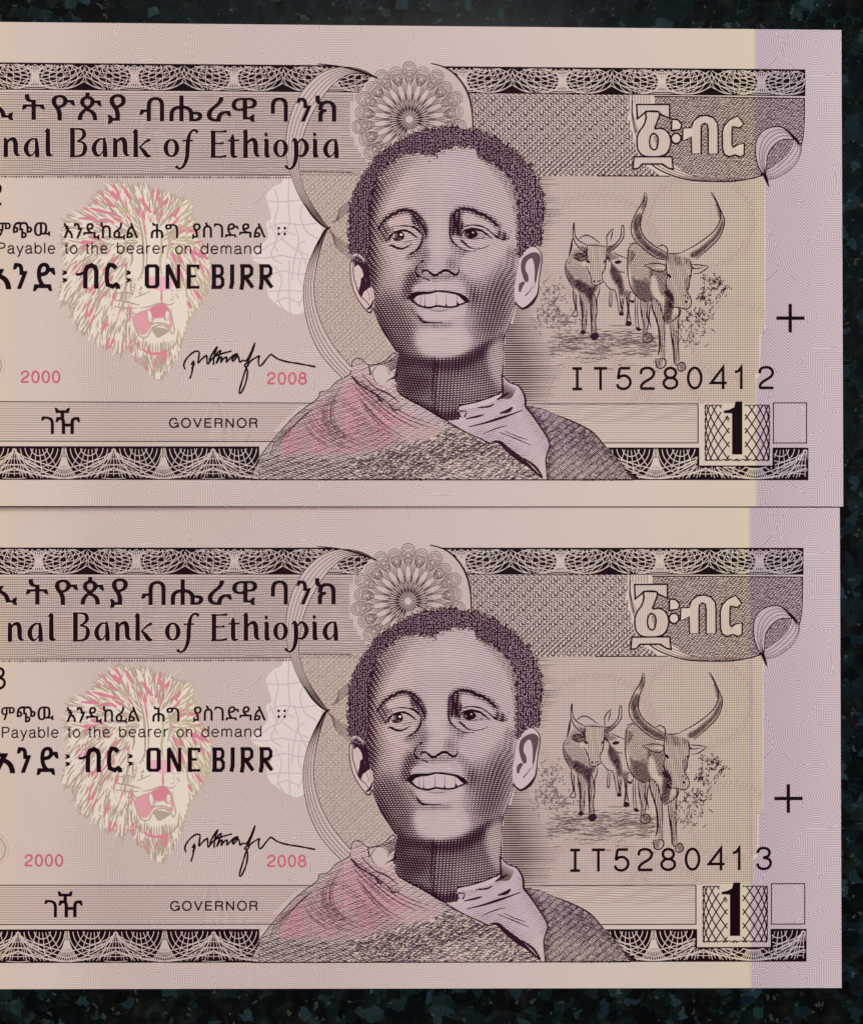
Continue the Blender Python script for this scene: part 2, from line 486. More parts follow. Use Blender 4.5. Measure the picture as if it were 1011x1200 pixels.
# ------------------------------------------------------------------ the sheet of paper
def sheet(name, parent, mat, W=0.140, H=0.070, T=0.0001):
    nx, ny = 70, 36
    xs = np.linspace(-W, 0, nx+1); ys = np.linspace(0, -H, ny+1)
    top = [(x, y, 0.) for y in ys for x in xs]; bot = [(x, y, -T) for y in ys for x in xs]
    k = len(top); idx = lambda i, j: j*(nx+1)+i
    F = []
    for j in range(ny):
        for i in range(nx):
            a, b_, c, d = idx(i, j), idx(i+1, j), idx(i+1, j+1), idx(i, j+1)
            F.append((a, d, c, b_)); F.append((k+a, k+b_, k+c, k+d))
    for i in range(nx):
        F.append((idx(i, 0), idx(i+1, 0), k+idx(i+1, 0), k+idx(i, 0)))
        F.append((idx(i+1, ny), idx(i, ny), k+idx(i, ny), k+idx(i+1, ny)))
    for j in range(ny):
        F.append((idx(0, j+1), idx(0, j), k+idx(0, j), k+idx(0, j+1)))
        F.append((idx(nx, j), idx(nx, j+1), k+idx(nx, j+1), k+idx(nx, j)))
    me = bpy.data.meshes.new(name); me.from_pydata(top+bot, [], F); me.update()
    me.materials.append(M[mat])
    o = bpy.data.objects.new(name, me); COL.objects.link(o); o.parent = parent
    return o
sheet('paper', note, 'paper')
# ------------------------------------------------------------------ masks in art units
SF = Z(390, 130, 3.888); SE1 = Z(430, 235, 10.11); SE2 = Z(515, 235, 10.11); SM = Z(460, 295, 9.19)
SA1 = Z(400, 280, 10.); SA2 = Z(580, 270, 10.); SL = Z(320, 400, 4.595); SR = Z(520, 420, 4.595); SN = Z(430, 360, 5.617)

HAIR_OUT = SF([(95, 690), (80, 640), (76, 590), (75, 540), (78, 480), (82, 420), (98, 370), (125, 318), (150, 280), (200, 213), (262, 165), (320, 128), (375, 100), (430, 86), (490, 82), (540, 74), (600, 84),
               (650, 94), (690, 104), (725, 117), (765, 140), (800, 168), (845, 200), (882, 238), (915, 285), (940, 330), (954, 390), (962, 450), (955, 510), (952, 560), (935, 612)])
SIL = smooth(HAIR_OUT + SF([(948, 650), (946, 720), (930, 790), (905, 860), (870, 905), (840, 880), (825, 930), (815, 970)]) +
    SN([(945, 80), (920, 150), (905, 220), (895, 330), (890, 450)]) +
    [(589, 440), (597, 448), (607, 455), (613.6, 463.5), (615.8, 476.6), (635, 480), (650.6, 486.4), (672, 495), (694, 507), (711.5, 526.6), (724.6, 539.7), (733, 551), (741, 562.5),
     (640, 562.6), (500, 562.6), (400, 562.6), (294.5, 562.5), (300, 545), (309, 530), (320, 516), (333, 501), (350, 484), (372, 467.5), (375, 460), (385, 457.5), (394, 448), (407, 441),
     (411, 437), (413.5, 424), (422, 420.5), (433, 428), (450, 424), (461, 414)] +
    SN([(190, 290), (140, 230), (100, 160), (60, 70), (40, 30)]) + SF([(165, 920), (130, 870), (95, 790), (82, 720)]), 2.0, True)

def no_sil(x, y): return ~inside(SIL, x, y)

# y of the picture's own rules: they are straight on the sheet
def ytop(x): return 73.8+0.0095*x           # upper edge of the upper band
def ybb(x): return 562.2+0.0004*x           # lower edge of the lower band
XL = -125.0

def hline(y0, y1, xa, xb): 
    return lambda x: y0+(y1-y0)*(x-xa)/(xb-xa)

# crescent left of the rosette
CR_OUT = [(443, 93), (428, 84), (410, 79.5), (392, 80.5), (374, 88), (358, 103), (346, 122), (338, 146), (335.5, 165), (336.5, 185), (340, 202), (347, 222), (356, 239), (368, 255), (380, 266)]
CR_IN = [(443, 93), (425, 87), (408, 88), (392, 98), (376, 117), (362, 142), (354, 165), (351, 185), (350.5, 200), (355, 219), (364, 238), (376, 256), (384, 267)]
ROS = (479.5, 140.5)

# ---- upper and lower lace bands
def lace(ink, fans, yt, yb, x0, x1, clip, drop):
    """light guilloche net over a black band: scallops, tents and fans between the nodes"""
    def R(pts, w): ink.ribbon(pts, 'paper', 2, w=w, clip=lambda x, y: (x > x0) & (x < x1) & (y > yt(x)+.9) & (y < yb(x)-.6) & clip(x, y))
    th = np.linspace(0, math.pi, 40)
    for xf in fans:
        y0 = yt(xf); h = yb(xf)-y0
        if not drop:
            for a, b_ in ((58, 1.0), (54, .86), (49, .97), (44, .74), (38, .90), (32, .62), (26, .50), (20, .38), (14, .26), (8, .15)):
                R(np.c_[xf+a*np.cos(th), y0+h*b_*np.sin(th)**.8], .8)
            for c in (-29.1, 29.1):
                X_ = xf+c; m = y0+h*.50
                for a in (28.4, 21, 12.5, 4):
                    t = np.linspace(-.5*math.pi, .5*math.pi, 24)
                    R(np.c_[X_-a*np.cos(t), m+h*.49*np.sin(t)], .78); R(np.c_[X_+a*np.cos(t), m+h*.49*np.sin(t)], .78)
                for q in (-.16, .04, .24, .46, .68):
                    u_ = np.linspace(-1, 1, 30)
                    R(np.c_[X_+29*u_, y0+h*(q+.30*(1-u_*u_))], .78)
                for a, b_ in ((15, .34), (9, .2)): R(np.c_[X_-c*.22+a*np.cos(th), y0+h*b_*np.sin(th)], .8)
            for k in (-3, -2, -1, 0, 1, 2, 3):
                t = np.linspace(0, 1, 12)
                R(np.c_[xf+k*(1.2+2.6*abs(2*t-1)**1.5), y0+h*t], 1.25)
        else:
            for s in (-1, 1):
                cx = xf+s*29.2
                for a, b_ in ((27, .80), (22, .62), (16.5, .44), (10, .27)):
                    R(np.c_[cx+a*np.cos(th), y0+h*b_*np.sin(th)], 1.0)
                for k in (-2, -1, 0, 1, 2):
                    t = np.linspace(0, 1, 12)
                    R(np.c_[cx+k*(3.2+5.0*t)+s*(-3)*t, y0+h*(.75-abs(k)*.09)*t], .9)
                # tent from the peak down to the foot of the fan
                t = np.linspace(0, 1, 24)
                for e, q in ((1.0, 1.0), (.86, .9), (1.15, 1.04)):
                    R(np.c_[xf+s*58.2*(1-t), y0+h*(0.04+q*.9*t**.55*e*.92)], 1.1)
                R(np.c_[xf+s*58.2*(1-t)**1.0, y0+h*(.62+.34*np.sqrt(t))], 1.0)
                R(np.c_[xf+s*(58.2-58.2*t), y0+h*(.97-.33*(1-np.sin(t*math.pi/2)))], 1.0)
                for k in range(1, 5):
                    t2 = np.linspace(0, 1, 8)
                    R(np.c_[xf+s*(58.2-k*6.5-k*4.6*t2), y0+h*(.45+.07*k+.5*t2)], .85)
            for s in (-1, 1):      # dome below the peak: ribs and hoops
                px = xf+s*58.15
                for k in range(-3, 4):
                    t = np.linspace(0, 1, 10); R(np.c_[px+k*(1.2+6.6*t), y0+h*(.16+.84*t)], .7)
                for a, b_ in ((26, .44), (33, .62), (40, .80)): R(np.c_[px+a*np.cos(th), y0+h*(1.02-b_*np.sin(th)**1.0)+h*.14], .7)
                for q in (.52, .78, .94): R([(px-14, y0+h*(q+.02)), (px, y0+h*(q+.045)), (px+14, y0+h*(q+.02))], .7)
            for k in range(-5, 6):
                t = np.linspace(0, 1, 12)
                R(np.c_[xf+k*(.55+2.9*t**1.6), y0+h*(.32+.68*t)], 1.0)
            for k in (-1, 0, 1): R(np.c_[xf+k*1.9+0*th, y0+h*np.linspace(0, .5, 40)], 1.0)
            for yy in (.12, .24, .36): R([(xf-3, y0+h*yy), (xf+3, y0+h*yy)], .5)

def band(name, xs, yt, yb, fans, drop, clip=lambda x, y: np.ones(np.shape(x), bool), cuts=None):
    k = Ink()
    for x0, x1 in xs:
        X = np.linspace(x0, x1, int((x1-x0)/6)+2)
        up = [(x, float(yt(x))) for x in X]; dn = [(x, float(yb(x))) for x in X[::-1]]
        k.fill(up+dn, 'ink', 1)
        k.ribbon([(x, float(yt(x))-.2) for x in X], 'ink', 1.3, w=1.4); k.ribbon([(x, float(yb(x))) for x in X], 'ink', 1.3, w=1.3)
        lace(k, [f for f in fans if x0-60 < f < x1+60], yt, yb, x0, x1, clip, drop)
    return k

yt1 = lambda x: 74.6+0.0087*np.asarray(x, float); yb1 = lambda x: 105.0+0.0080*np.asarray(x, float)
fansL = [41.5+116.4*i for i in range(-1, 4)]; fansR = [542.3+116.4*i for i in range(0, 4)]
b = band('upper_lace_band', [(XL, 440), (505, 943)], yt1, yb1, fansL+fansR, False)
b.build('upper_lace_band', note)
yt2 = lambda x: 524.2+0.0012*np.asarray(x, float); yb2 = lambda x: 562.1+0.0006*np.asarray(x, float)
fl = [75.5+116.3*i for i in range(-1, 3)]; fr = [768-116.3, 768, 884.5, 1001]
lower = Ink()
kk = band('', [(XL, 304)], yt2, yb2, fl, True); lower.v, lower.f, lower.n, lower.fm, lower.mats = kk.v, kk.f, kk.n, kk.fm, kk.mats
for x0, x1 in ((712, 945.8),):
    X = np.linspace(x0, x1, 40)
    lower.fill([(712, 525.5), (818.2, 525.6), (818.2, 546.6), (905.2, 546.6), (905.2, 525.6), (945.8, 525.7), (945.8, 562.6), (741, 562.4), (725, 540)], 'ink', 1)
    lower.poly_line([(712, 525.5), (818.2, 525.6), (818.2, 546.6), (905.2, 546.6), (905.2, 525.6), (945.8, 525.7), (945.8, 562.6), (720, 562.4)], 'ink', 3, 1.2)
    box = lambda x, y: ~((x > 817.3) & (x < 906.2) & (y < 547.4))
    lace(lower, fr, lambda x: 525.5+0*np.asarray(x, float), yb2, 712, 945.8, lambda x, y: box(x, y) & no_sil(x, y), True)
X = np.linspace(294, 741, 60)
lower.ribbon(np.c_[X, yb2(X)+.3], 'ink', 5, w=1.3)
lower.build('lower_lace_band', note)

# ---- rules and panels
rules = Ink()
def rule(p, q, w=1.1, mat='ink', z=1): rules.ribbon(np.array([p, ((p[0]+q[0])/2, (p[1]+q[1])/2), q]), mat, z, w=w)
rule((XL, 470.6), (364, 472.9)); rule((XL, 517.2), (322, 517.9))
rules.build('panel_rule', note); rules = Ink()
rule((614, 473.8), (817.6, 473.8)); rule((704, 519.6), (817.6, 519.6)); rule((817.4, 473.4), (817.4, 520), 1.3)
rules.build('panel_frame', note)
sb = Ink(); sb.poly_line([(905.6, 472.6), (944.4, 472.6), (944.4, 519.6), (905.6, 519.6), (905.6, 472.0)], 'ink', 1, 1.2)
sb.build('blank_square_frame', note)

# governor strip: fine horizontal tint
gs = Ink()
for i in range(17):
    y = 473.8+i*2.7
    X = np.linspace(XL, 372-i*3.0, 50)
    gs.ribbon(np.c_[X, y+.004*(X)+.0], 'light', 1, w=.95, clip=lambda x, y: no_sil(x, y) & (y < 517))
gs.build('governor_strip_tint', note); gs = Ink()
for i in range(17):
    y = 475.6+i*2.65
    X = np.linspace(612, 816.5, 70)
    w = np.where(y < 496, 1.05, .75)
    gs.ribbon(np.c_[X, y+(.5*np.sin(X/7.+i) if y < 496 else 0*X)], 'light', 1, w=float(w), clip=lambda x, y: no_sil(x, y) & (y < 519))
gs.build('right_strip_tint', note)

# ---- title panel: ruled tint
tp = Ink()
y = 109.0; i = 0
while y < 205.5:
    X = np.linspace(XL, 470, 130)
    wob = .7*np.sin(X/9.)*(np.abs((X % 120)-60) < 22)*((y % 31) < 14)
    tp.ribbon(np.c_[X, y+.0085*X-0.3+wob], 'mid', 1, w=.82 if i % 2 else .68,
              clip=lambda x, yy: no_sil(x, yy) & (yy < 206+.0*x) & ~((x > 408) & (np.hypot(x-ROS[0], yy-ROS[1]) < 68)))
    y += 2.75; i += 1
for x in np.arange(XL, 470, 2.6):
    Y = np.linspace(108, 205, 26)
    lev = 0.34+0.2*math.sin(x/37.)+(0.2 if x > 365 else 0)
    tp.ribbon(np.c_[x+0*Y, Y], 'light', 0.6, w=lev, clip=lambda xx, yy: no_sil(xx, yy) & ~((xx > 408) & (np.hypot(xx-ROS[0], yy-ROS[1]) < 68)))
tp.ribbon([(XL, 204.6), (100, 205.2), (345, 206)], 'mid', 1, w=1.2); tp.ribbon([(352, 201.5), (412, 202.5), (436, 203)], 'mid', 3, w=1.3, clip=no_sil)
tp.build('title_panel_tint', note)
# line of micro lettering under the panel
mt = Ink()
x = XL
while x < 338:
    wd = random.choice((1.8, 2.2, 2.2, 2.8)); t = random.random(); y0 = 205.6+.0035*x+2.1
    mt.ribbon([(x, y0-.2), (x+wd, y0-.2)], 'mid', 1, w=1.0+.9*t)
    if t > .4: mt.ribbon([(x+wd*.5, y0-1.4), (x+wd*.5, y0+1.3)], 'ink', 1, w=.6)
    x += wd+.9
mt.build('microprint_line', note)

# ---- dense woven panels
def weave(ink, x0, x1, y0, y1, clip, mat, w0, seed=0, sx=6.3, sy=5.6):
    """small lattice of leaning strokes leaving rows of light studs"""
    X = np.arange(x0, x1, .8)
    for j, y in enumerate(np.arange(y0, y1, 1.85)):
        ink.ribbon(np.c_[X, y+.35*np.sin(X*2*math.pi/sx+j*2.)], mat, 1, w=w0*(.80+.22*np.sin(X*.9+j*1.7)+.16*np.sin(X*2.3+j)), clip=clip)
    for j, y in enumerate(np.arange(y0, y1, sy/2)):
        for i, x in enumerate(np.arange(x0+(j % 2)*sx/2, x1, sx)):
            if not clip(np.array([x]), np.array([y]))[0]: continue
            big = ((i+(j//2)+(j % 2)) % 3 == 0) and j % 3 != 1
            r = 1.75 if big else 1.15
            ink.ribbon([(x, y-r*1.25), (x, y), (x, y+r*1.25)], 'paper', 1.3, w=[r*.9, r*1.5, r*.9])
            if big:
                for s_ in (-1, 1): ink.ribbon([(x+s_*2.9, y-2.6), (x+s_*1.9, y), (x+s_*2.9, y+2.6)], mat, 1.4, w=[.4, w0*.8, .4])
                ink.ribbon([(x-2.4, y+2.9), (x, y+2.2), (x+2.4, y+2.9)], mat, 1.4, w=[.4, w0*.9, .4])
arcR = [(505, 75), (517, 78), (527, 83), (536, 91), (544, 102), (550, 116), (553, 132), (554, 150), (554, 172)]
pL = np.array([(350, 202), (440, 203), (470, 420), (462, 424), (440, 428), (424, 421), (412, 440), (411, 432), (398, 416), (385, 396), (374, 372), (368, 350), (368, 330), (374, 300), (385, 270), (376, 256), (364, 238), (355, 219)])
wl = Ink(); weave(wl, 348, 470, 203, 440, lambda x, y: inside(pL, x, y) & no_sil(x, y), 'tan', 1.12)
wl.build('woven_panel', note)
pR = np.array([(548, 110), (737, 111.5), (741, 130), (738, 160), (746, 190), (800, 212), (560, 212), (556, 170), (554, 140)])
pR2 = np.array([(548, 110), (738, 111.5), (736, 140), (741, 160), (747, 180), (757, 195), (775, 206.4), (560, 206.4), (556, 170), (554, 140)])
wr = Ink(); weave(wr, 546, 780, 110, 208, lambda x, y: inside(pR2, x, y) & no_sil(x, y), 'violet', 1.22)
wr.ribbon([(610, 206.2), (700, 206.6), (760, 206.8), (785, 207)], 'ink', 2, w=1.1, clip=no_sil)
wr.build('woven_panel', note)

# disc-shaped panel behind the outlined value
DISC = smooth([(758, 113.5), (850, 114.5), (942, 116), (941.5, 140), (940.5, 158), (937, 178), (925, 194), (905, 203), (880, 208), (860, 212.5), (838, 213), (820, 210), (803, 204), (790, 195), (778, 184), (768, 170), (764, 150), (762, 130)], 2, True)
DISC = np.array([(766.5, 113.5), (850, 114.5), (942, 116)]+[tuple(p) for p in smooth([(942, 116), (941.5, 140), (940.5, 158), (937, 178), (925, 194), (905, 203), (880, 208), (860, 212.5), (838, 213), (820, 210), (803, 204), (790, 195), (778, 184)], 2)]+[(768, 172), (762, 150), (766, 130)])
dp = Ink()
X = np.arange(756, 944, .9)
rg = np.random.default_rng(3)
for i, y in enumerate(np.arange(113, 215, 1.75)):
    w = .5+.75*rg.random(len(X)); w = np.convolve(w, np.ones(2)/2, 'same')
    dp.ribbon(np.c_[X, y+.55*np.sin(X*1.5+i*2.1)+.35*rg.standard_normal(len(X))], 'violet', 1, w=w, clip=lambda x, yy: inside(DISC, x, yy))
dp.ribbon([(766, 113.5), (850, 114.5), (942, 116)], 'ink', 2, w=1.2)
dp.ribbon(smooth([(942, 116), (941.8, 140), (940.5, 160), (938, 172)], 2), 'ink', 2, w=1.1)
for o, w in ((0, 1.5), (2.5, .8), (5, .7), (7.5, .7)):
    dp.ribbon(smooth([(741-o*.0+4*0, 118), (739+o*.3, 135), (742+o, 158), (752+o*1.5, 180), (768+o*1.6, 197-o*.5), (790+o*1.5, 207-o*.6), (812+o, 212-o*.4), (838, 213.2), (862, 213)], 2), 'mid' if o else 'ink', 2, w=w, clip=lambda x, y: (y > 176) | (o > 0))
for x in (743.5, 747, 750.3, 753.8, 757.2, 760.6): dp.ribbon([(x, 110.5), (x, 121)], 'mid', 2, w=.7)
dp.ribbon(smooth([(741, 108), (740, 122), (741.5, 140), (745, 156)], 2), 'ink', 2, w=1.0)
dp.ribbon(smooth([(838, 213), (860, 212.6), (880, 209.5), (894, 205.5)], 2), 'ink', 2, w=1.6)
dp.build('disc_panel', note)
# ------------------------------------------------------------------ lettering
SECOND = []
T1 = Z(0, 108, 4.702); T2 = Z(205, 108, 4.702)
def et(strokes, T=None, dx=0, dy=0, mat='ink', z=4, s=None, halo=True):
    k = Ink()
    for st in strokes: k.ribbon(smooth(T([(p[0]+dx, p[1]+dy, p[2]) for p in st]), .8), mat, z, cap=.12)
    return k
def ell(cx, cy, rx, ry, a, b):
    """broad-nib oval: heavy sides, light top and bottom"""
    t = np.linspace(0, 2*math.pi, 49)
    return [(cx+rx*math.cos(u), cy+ry*math.sin(u), b+(a-b)*abs(math.cos(u))**1.6) for u in t]
A_ = [[(203, 264, 8), (178, 262, 11), (154, 285, 20), (146, 318, 25), (160, 349, 18), (180, 349, 8), (198, 325, 6)], [(202, 257, 12), (206, 300, 22), (208, 358, 24)]]
N_ = [[(24, 262, 8), (33, 262, 14), (35, 280, 22), (35, 358, 24)], [(38, 292, 5), (55, 266, 13), (78, 262, 22), (88, 285, 25), (90, 330, 24), (98, 348, 17), (112, 351, 6)]]
L_ = [[(250, 222, 6), (268, 208, 18)], [(267, 208, 22), (267, 330, 25), (272, 348, 20), (290, 352, 7)]]
B_ = [[(402, 202, 25), (402, 360, 25)], [(388, 207, 9), (430, 205, 9), (460, 214, 17), (466, 240, 21), (450, 262, 13), (428, 272, 6)], [(428, 274, 7), (462, 283, 13), (472, 312, 23), (460, 345, 18), (430, 356, 10), (388, 356, 10)]]
K_ = [[(735, 226, 6), (752, 212, 18)], [(750, 212, 22), (750, 358, 25)], [(828, 265, 16), (812, 272, 13), (795, 285, 10), (770, 308, 8)], [(772, 305, 10), (795, 330, 22), (812, 352, 22), (832, 356, 8)]]
F_ = [[(126, 224, 16), (112, 213, 13), (92, 220, 12), (78, 250, 19), (72, 300, 23), (68, 360, 21), (50, 408, 15), (26, 425, 10), (8, 412, 18)], [(44, 271, 9), (100, 270, 9)]]
E_ = [[(212, 217, 24), (212, 362, 24)], [(198, 221, 10), (250, 221, 9), (285, 219, 13)], [(215, 286, 9), (250, 286, 9), (270, 284, 12)], [(198, 360, 10), (250, 360, 10), (283, 355, 14)]]
TT = [[(308, 262, 10), (322, 240, 12)], [(319, 240, 12), (319, 265, 22), (319, 340, 24), (326, 358, 16), (346, 357, 7)], [(293, 271, 9), (353, 269, 9)]]
H_ = [[(376, 226, 6), (392, 214, 18)], [(390, 214, 22), (390, 362, 25)], [(395, 296, 5), (412, 270, 13), (435, 266, 22), (445, 288, 25), (447, 334, 24), (455, 352, 17), (468, 355, 6)]]
I_ = [[(492, 270, 7), (506, 264, 18)], [(506, 266, 22), (506, 344, 24), (511, 356, 18), (524, 356, 6)], [(499, 228, 8), (503, 236, 19), (507, 245, 8)]]
P_ = [[(645, 275, 6), (660, 262, 14), (668, 290, 24), (668, 360, 23), (655, 408, 17), (632, 427, 10), (610, 410, 18)], [(672, 292, 7), (698, 264, 12), (722, 285, 22), (726, 318, 24), (706, 352, 15), (672, 352, 7)]]
NC = [[(20, 205, 10), (28, 360, 20)], [(22, 206, 20), (98, 356, 24)], [(98, 205, 10), (98, 360, 10)]]
title = Ink()
def put(strokes, T, dx=0, dy=0, z=5):
    for st in strokes:
        q = smooth(T([(p[0]+dx, p[1]+dy, p[2]*1.04+.6) for p in st]), .8)
        title.ribbon(q, 'ink', z, cap=.10)
        halo = q.copy(); halo[:, 2] += 1.5
        title.ribbon(halo, 'paper', 3.2)
put(N_, T1); put(A_, T1); put(L_, T1); put(B_, T1); put(A_, T1, 374); put(N_, T1, 602); put(K_, T1); put([ell(946, 311, 31, 45, 24, 9)], T1)
put(F_, T2); put(E_, T2); put(TT, T2); put(H_, T2); put(I_, T2); put([ell(583, 313, 29, 44, 24, 9)], T2); put(P_, T2); put([[(p[0]+267, p[1], p[2]) for p in s_] for s_ in I_], T2); put(A_, T2, 683, 5)
put(NC, T1, -560); put(A_, T1, -565); put([[(p[0]-620, p[1], p[2]) for p in s_] for s_ in TT], T1); put([[(p[0]-720, p[1], p[2]) for p in s_] for s_ in I_], T1); put([ell(-105, 311, 31, 45, 24, 9)], T1)
title.build('bank_title_lettering', note)

gt = Ink()
def gz(word, x0, x1, y0, y1, bold=.30, mat='ink', ink=None, T=T1):
    (a, c), (b_, d) = T([(x0, y0), (x1, y1)])
    ink = ink or gt
    ink.text(word, a+bold*.6, b_-bold*.6, c+bold*.6, d-bold*.6, mat, 5, bold, 1.7)
    ink.text(word, a, b_, c, d, 'paper', 3.2, bold+.7)
gz("ኢ", -75, 75, 20, 158); gz("ት", 124, 250, 14, 156); gz("ዮ", 288, 416, 18, 160); gz("ጵ", 432, 562, 5, 158); gz("ያ", 596, 694, 14, 178)
gz("ብ", 770, 905, 30, 164); gz("ሔ", 936, 1115, 22, 164)
gz("ራ", 178, 312, 30, 166, T=T2); gz("ዊ", 314, 452, 34, 168, T=T2); gz("ባ", 530, 622, 32, 166, T=T2); gz("ን", 672, 752, 34, 166, T=T2); gz("ክ", 776, 888, 22, 166, T=T2)
gt.build('amharic_title_lettering', note)

L7 = Z(0, 190, 7.06); L5 = Z(0, 190, 5.055); R5 = Z(180, 190, 5.055)
pay = Ink()
def lay(word, x0, x1, y0, y1, T, ink, bold=.22, mat='black', z=5):
    (a, c), (b_, d) = T([(x0, y0), (x1, y1)]); ink.text(word, a, b_, c, d, mat, z, bold)
lay("ለአ", -190, -95, 365, 438, L5, pay); lay("ም", -80, 64, 362, 432, L5, pay) if False else lay("ም", -14, 66, 362, 438, L5, pay); lay("ጭ", 80, 192, 358, 452, L5, pay); lay("ዉ", 205, 300, 360, 440, L5, pay)
lay("እንዲከፈል", 380, 820, 360, 462, L5, pay); lay("ሕግ", 896, 1056, 362, 452, L5, pay); lay("ያስገድዳል", 230, 664, 362, 458, R5, pay)
for dx in (742, 778):
    for dy in (394, 428): pay.fill([tuple(p) for p in R5([(dx+8*math.cos(t), dy+8*math.sin(t)) for t in np.linspace(0, 2*math.pi, 10, endpoint=False)])], 'black', 5)
pay.build('amharic_payable_line', note)
pe = Ink()
# a plain grotesque drawn with an even pen: x-height 10, capitals and ascenders 14
def ring(cx, cy, rx, ry, a0=0., a1=360., n=26):
    t = np.radians(np.linspace(a0, a1, n)); return [(cx+rx*math.cos(u), cy+ry*math.sin(u)) for u in t]
GR = {
 'a': (8.6, [[(1.0, 7.4), (2.0, 9.2), (4.2, 10), (6.4, 9.3), (7.0, 7.6), (7.0, 2.2), (7.6, .5), (8.8, .3)], [(7.0, 6.2), (4.5, 5.6), (1.6, 4.8), (.8, 2.7), (1.8, .6), (4.0, .1), (6.2, 1.2), (7.0, 3.2)]]),
 'b': (8.8, [[(1, 14), (1, 0)], ring(4.6, 5, 3.6, 5)]), 'd': (8.8, [[(8, 14), (8, 0)], ring(4.4, 5, 3.6, 5)]), 'p': (8.8, [[(1, 10), (1, -4)], ring(4.6, 5, 3.6, 5)]),
 'e': (8.8, [[(.9, 5.3), (8.0, 5.3)], ring(4.5, 5, 3.7, 5, 4, 322)]), 'o': (8.8, [ring(4.5, 5, 3.8, 5)]), 'l': (2.6, [[(1.2, 14), (1.2, 0)]]),
 't': (4.6, [[(2.3, 13), (2.3, 1.6), (3.0, .3), (4.6, .3)], [(.3, 9.8), (4.6, 9.8)]]),
 'h': (8.4, [[(1, 14), (1, 0)], [(1, 6.4), (2.2, 9), (4.4, 10), (6.6, 9.2), (7.2, 7), (7.2, 0)]]), 'n': (8.4, [[(1, 10), (1, 0)], [(1, 6.4), (2.2, 9), (4.4, 10), (6.6, 9.2), (7.2, 7), (7.2, 0)]]),
 'm': (12.8, [[(1, 10), (1, 0)], [(1, 6.8), (2.2, 9.2), (3.9, 10), (5.6, 9.2), (6.2, 7), (6.2, 0)], [(6.2, 6.8), (7.4, 9.2), (9.1, 10), (10.9, 9.2), (11.5, 7), (11.5, 0)]]),
 'r': (5.0, [[(1, 10), (1, 0)], [(1, 6), (2.2, 9), (5.0, 9.9)]]), 'y': (8.0, [[(.5, 10), (4.1, .6)], [(7.7, 10), (4.0, .0), (2.9, -3), (1.2, -4)]]),
 'P': (9.4, [[(1, 14), (1, 0)], [(1, 13.4), (5.6, 13.4), (8.3, 12.2), (8.6, 9.8), (7.6, 7.6), (5.0, 6.8), (1, 6.8)]]),
 'G': (11.6, [ring(6, 7, 5.0, 7, 38, 330), [(6.4, 6.4), (11.0, 6.4), (11.0, 0)]]), 'O': (11.8, [ring(6, 7, 5.2, 7)]), 'V': (10., [[(.4, 14), (5, .3)], [(9.6, 14), (5, .3)]]),
 'E': (9.2, [[(1, 14), (1, 0)], [(1, 13.4), (8.6, 13.4)], [(1, 7.2), (8.0, 7.2)], [(1, .6), (8.8, .6)]]),
 'R': (10.2, [[(1, 14), (1, 0)], [(1, 13.4), (6.4, 13.4), (8.8, 12.2), (9.0, 9.6), (7.8, 7.6), (5.6, 7.0), (1, 7.0)], [(6.4, 7.0), (8.6, 5.4), (9.0, 0)]]),
 'N': (10.6, [[(1, 14), (1, 0)], [(1, 13.6), (9.4, .4)], [(9.4, 14), (9.4, 0)]]),
 '2': (9., [[(.9, 9.8), (1.4, 12.4), (4.2, 14), (7.0, 13.2), (8.1, 10.6), (6.8, 7.8), (3.4, 5.2), (1.2, 2.6), (.7, .6)], [(.7, .6), (8.4, .6)]]), '0': (9., [ring(4.6, 7, 3.7, 7)]), '8': (9., [ring(4.5, 10.6, 3.1, 3.3), ring(4.5, 3.8, 3.8, 3.9)]),
}
def grot(ink, word, x0, x1, base, xh, w, mat='black', z=5, gap=1.6, caps=10.):
    # word set between x0 and x1 on the line y = base; xh is the drawn height of `caps` units
    adv = sum(GR[c][0]+gap for c in word)-gap; sx = (x1-x0)/adv; sy = xh/caps; x = x0
    for c in word:
        wd, ss = GR[c]
        for st in ss:
            q = [(x+a*sx, base-b_*sy) for a, b_ in st]
            if len(st) == 2: ink.poly_line(q, mat, z, w)
            else: ink.ribbon(smooth(q, .6) if len(st) < 20 else q, mat, z, w=w, cap=.1)
        x += (wd+gap)*sx
for wd, T_, a, c in (("Payable", L5, -12, 330), ("to", L5, 384, 460), ("the", L5, 508, 640), ("bearer", L5, 694, 988), ("on", R5, 130, 226), ("demand", R5, 279, 640)):
    (xa, _), (xb, yb_) = T_([(a, 0), (c, 546 if T_ is L5 else 548)])
    grot(pe, wd, xa, xb, yb_-.5, 9.0, 1.45, caps=10., gap=2.2)
pe.build('payable_line', note)

val = Ink()
lay("አ", -62, 66, 602, 752, L5, val, .7); lay("ን", 84, 162, 604, 750, L5, val, .7); lay("ድ", 202, 328, 602, 764, L5, val, .7)
for dx in (383, 760):
    for dy, sg in ((655, 1), (704, -1)):
        c = L5([(dx-16, dy-14*sg), (dx+18, dy-4*sg), (dx+14, dy+12*sg), (dx-14, dy+16*sg), (dx-4, dy)]); val.fill([tuple(p) for p in c], 'black', 5)
def stk(ink, pts, w, mat='black', z=5, T=None):
    ink.poly_line(T(pts) if T else pts, mat, z, w)
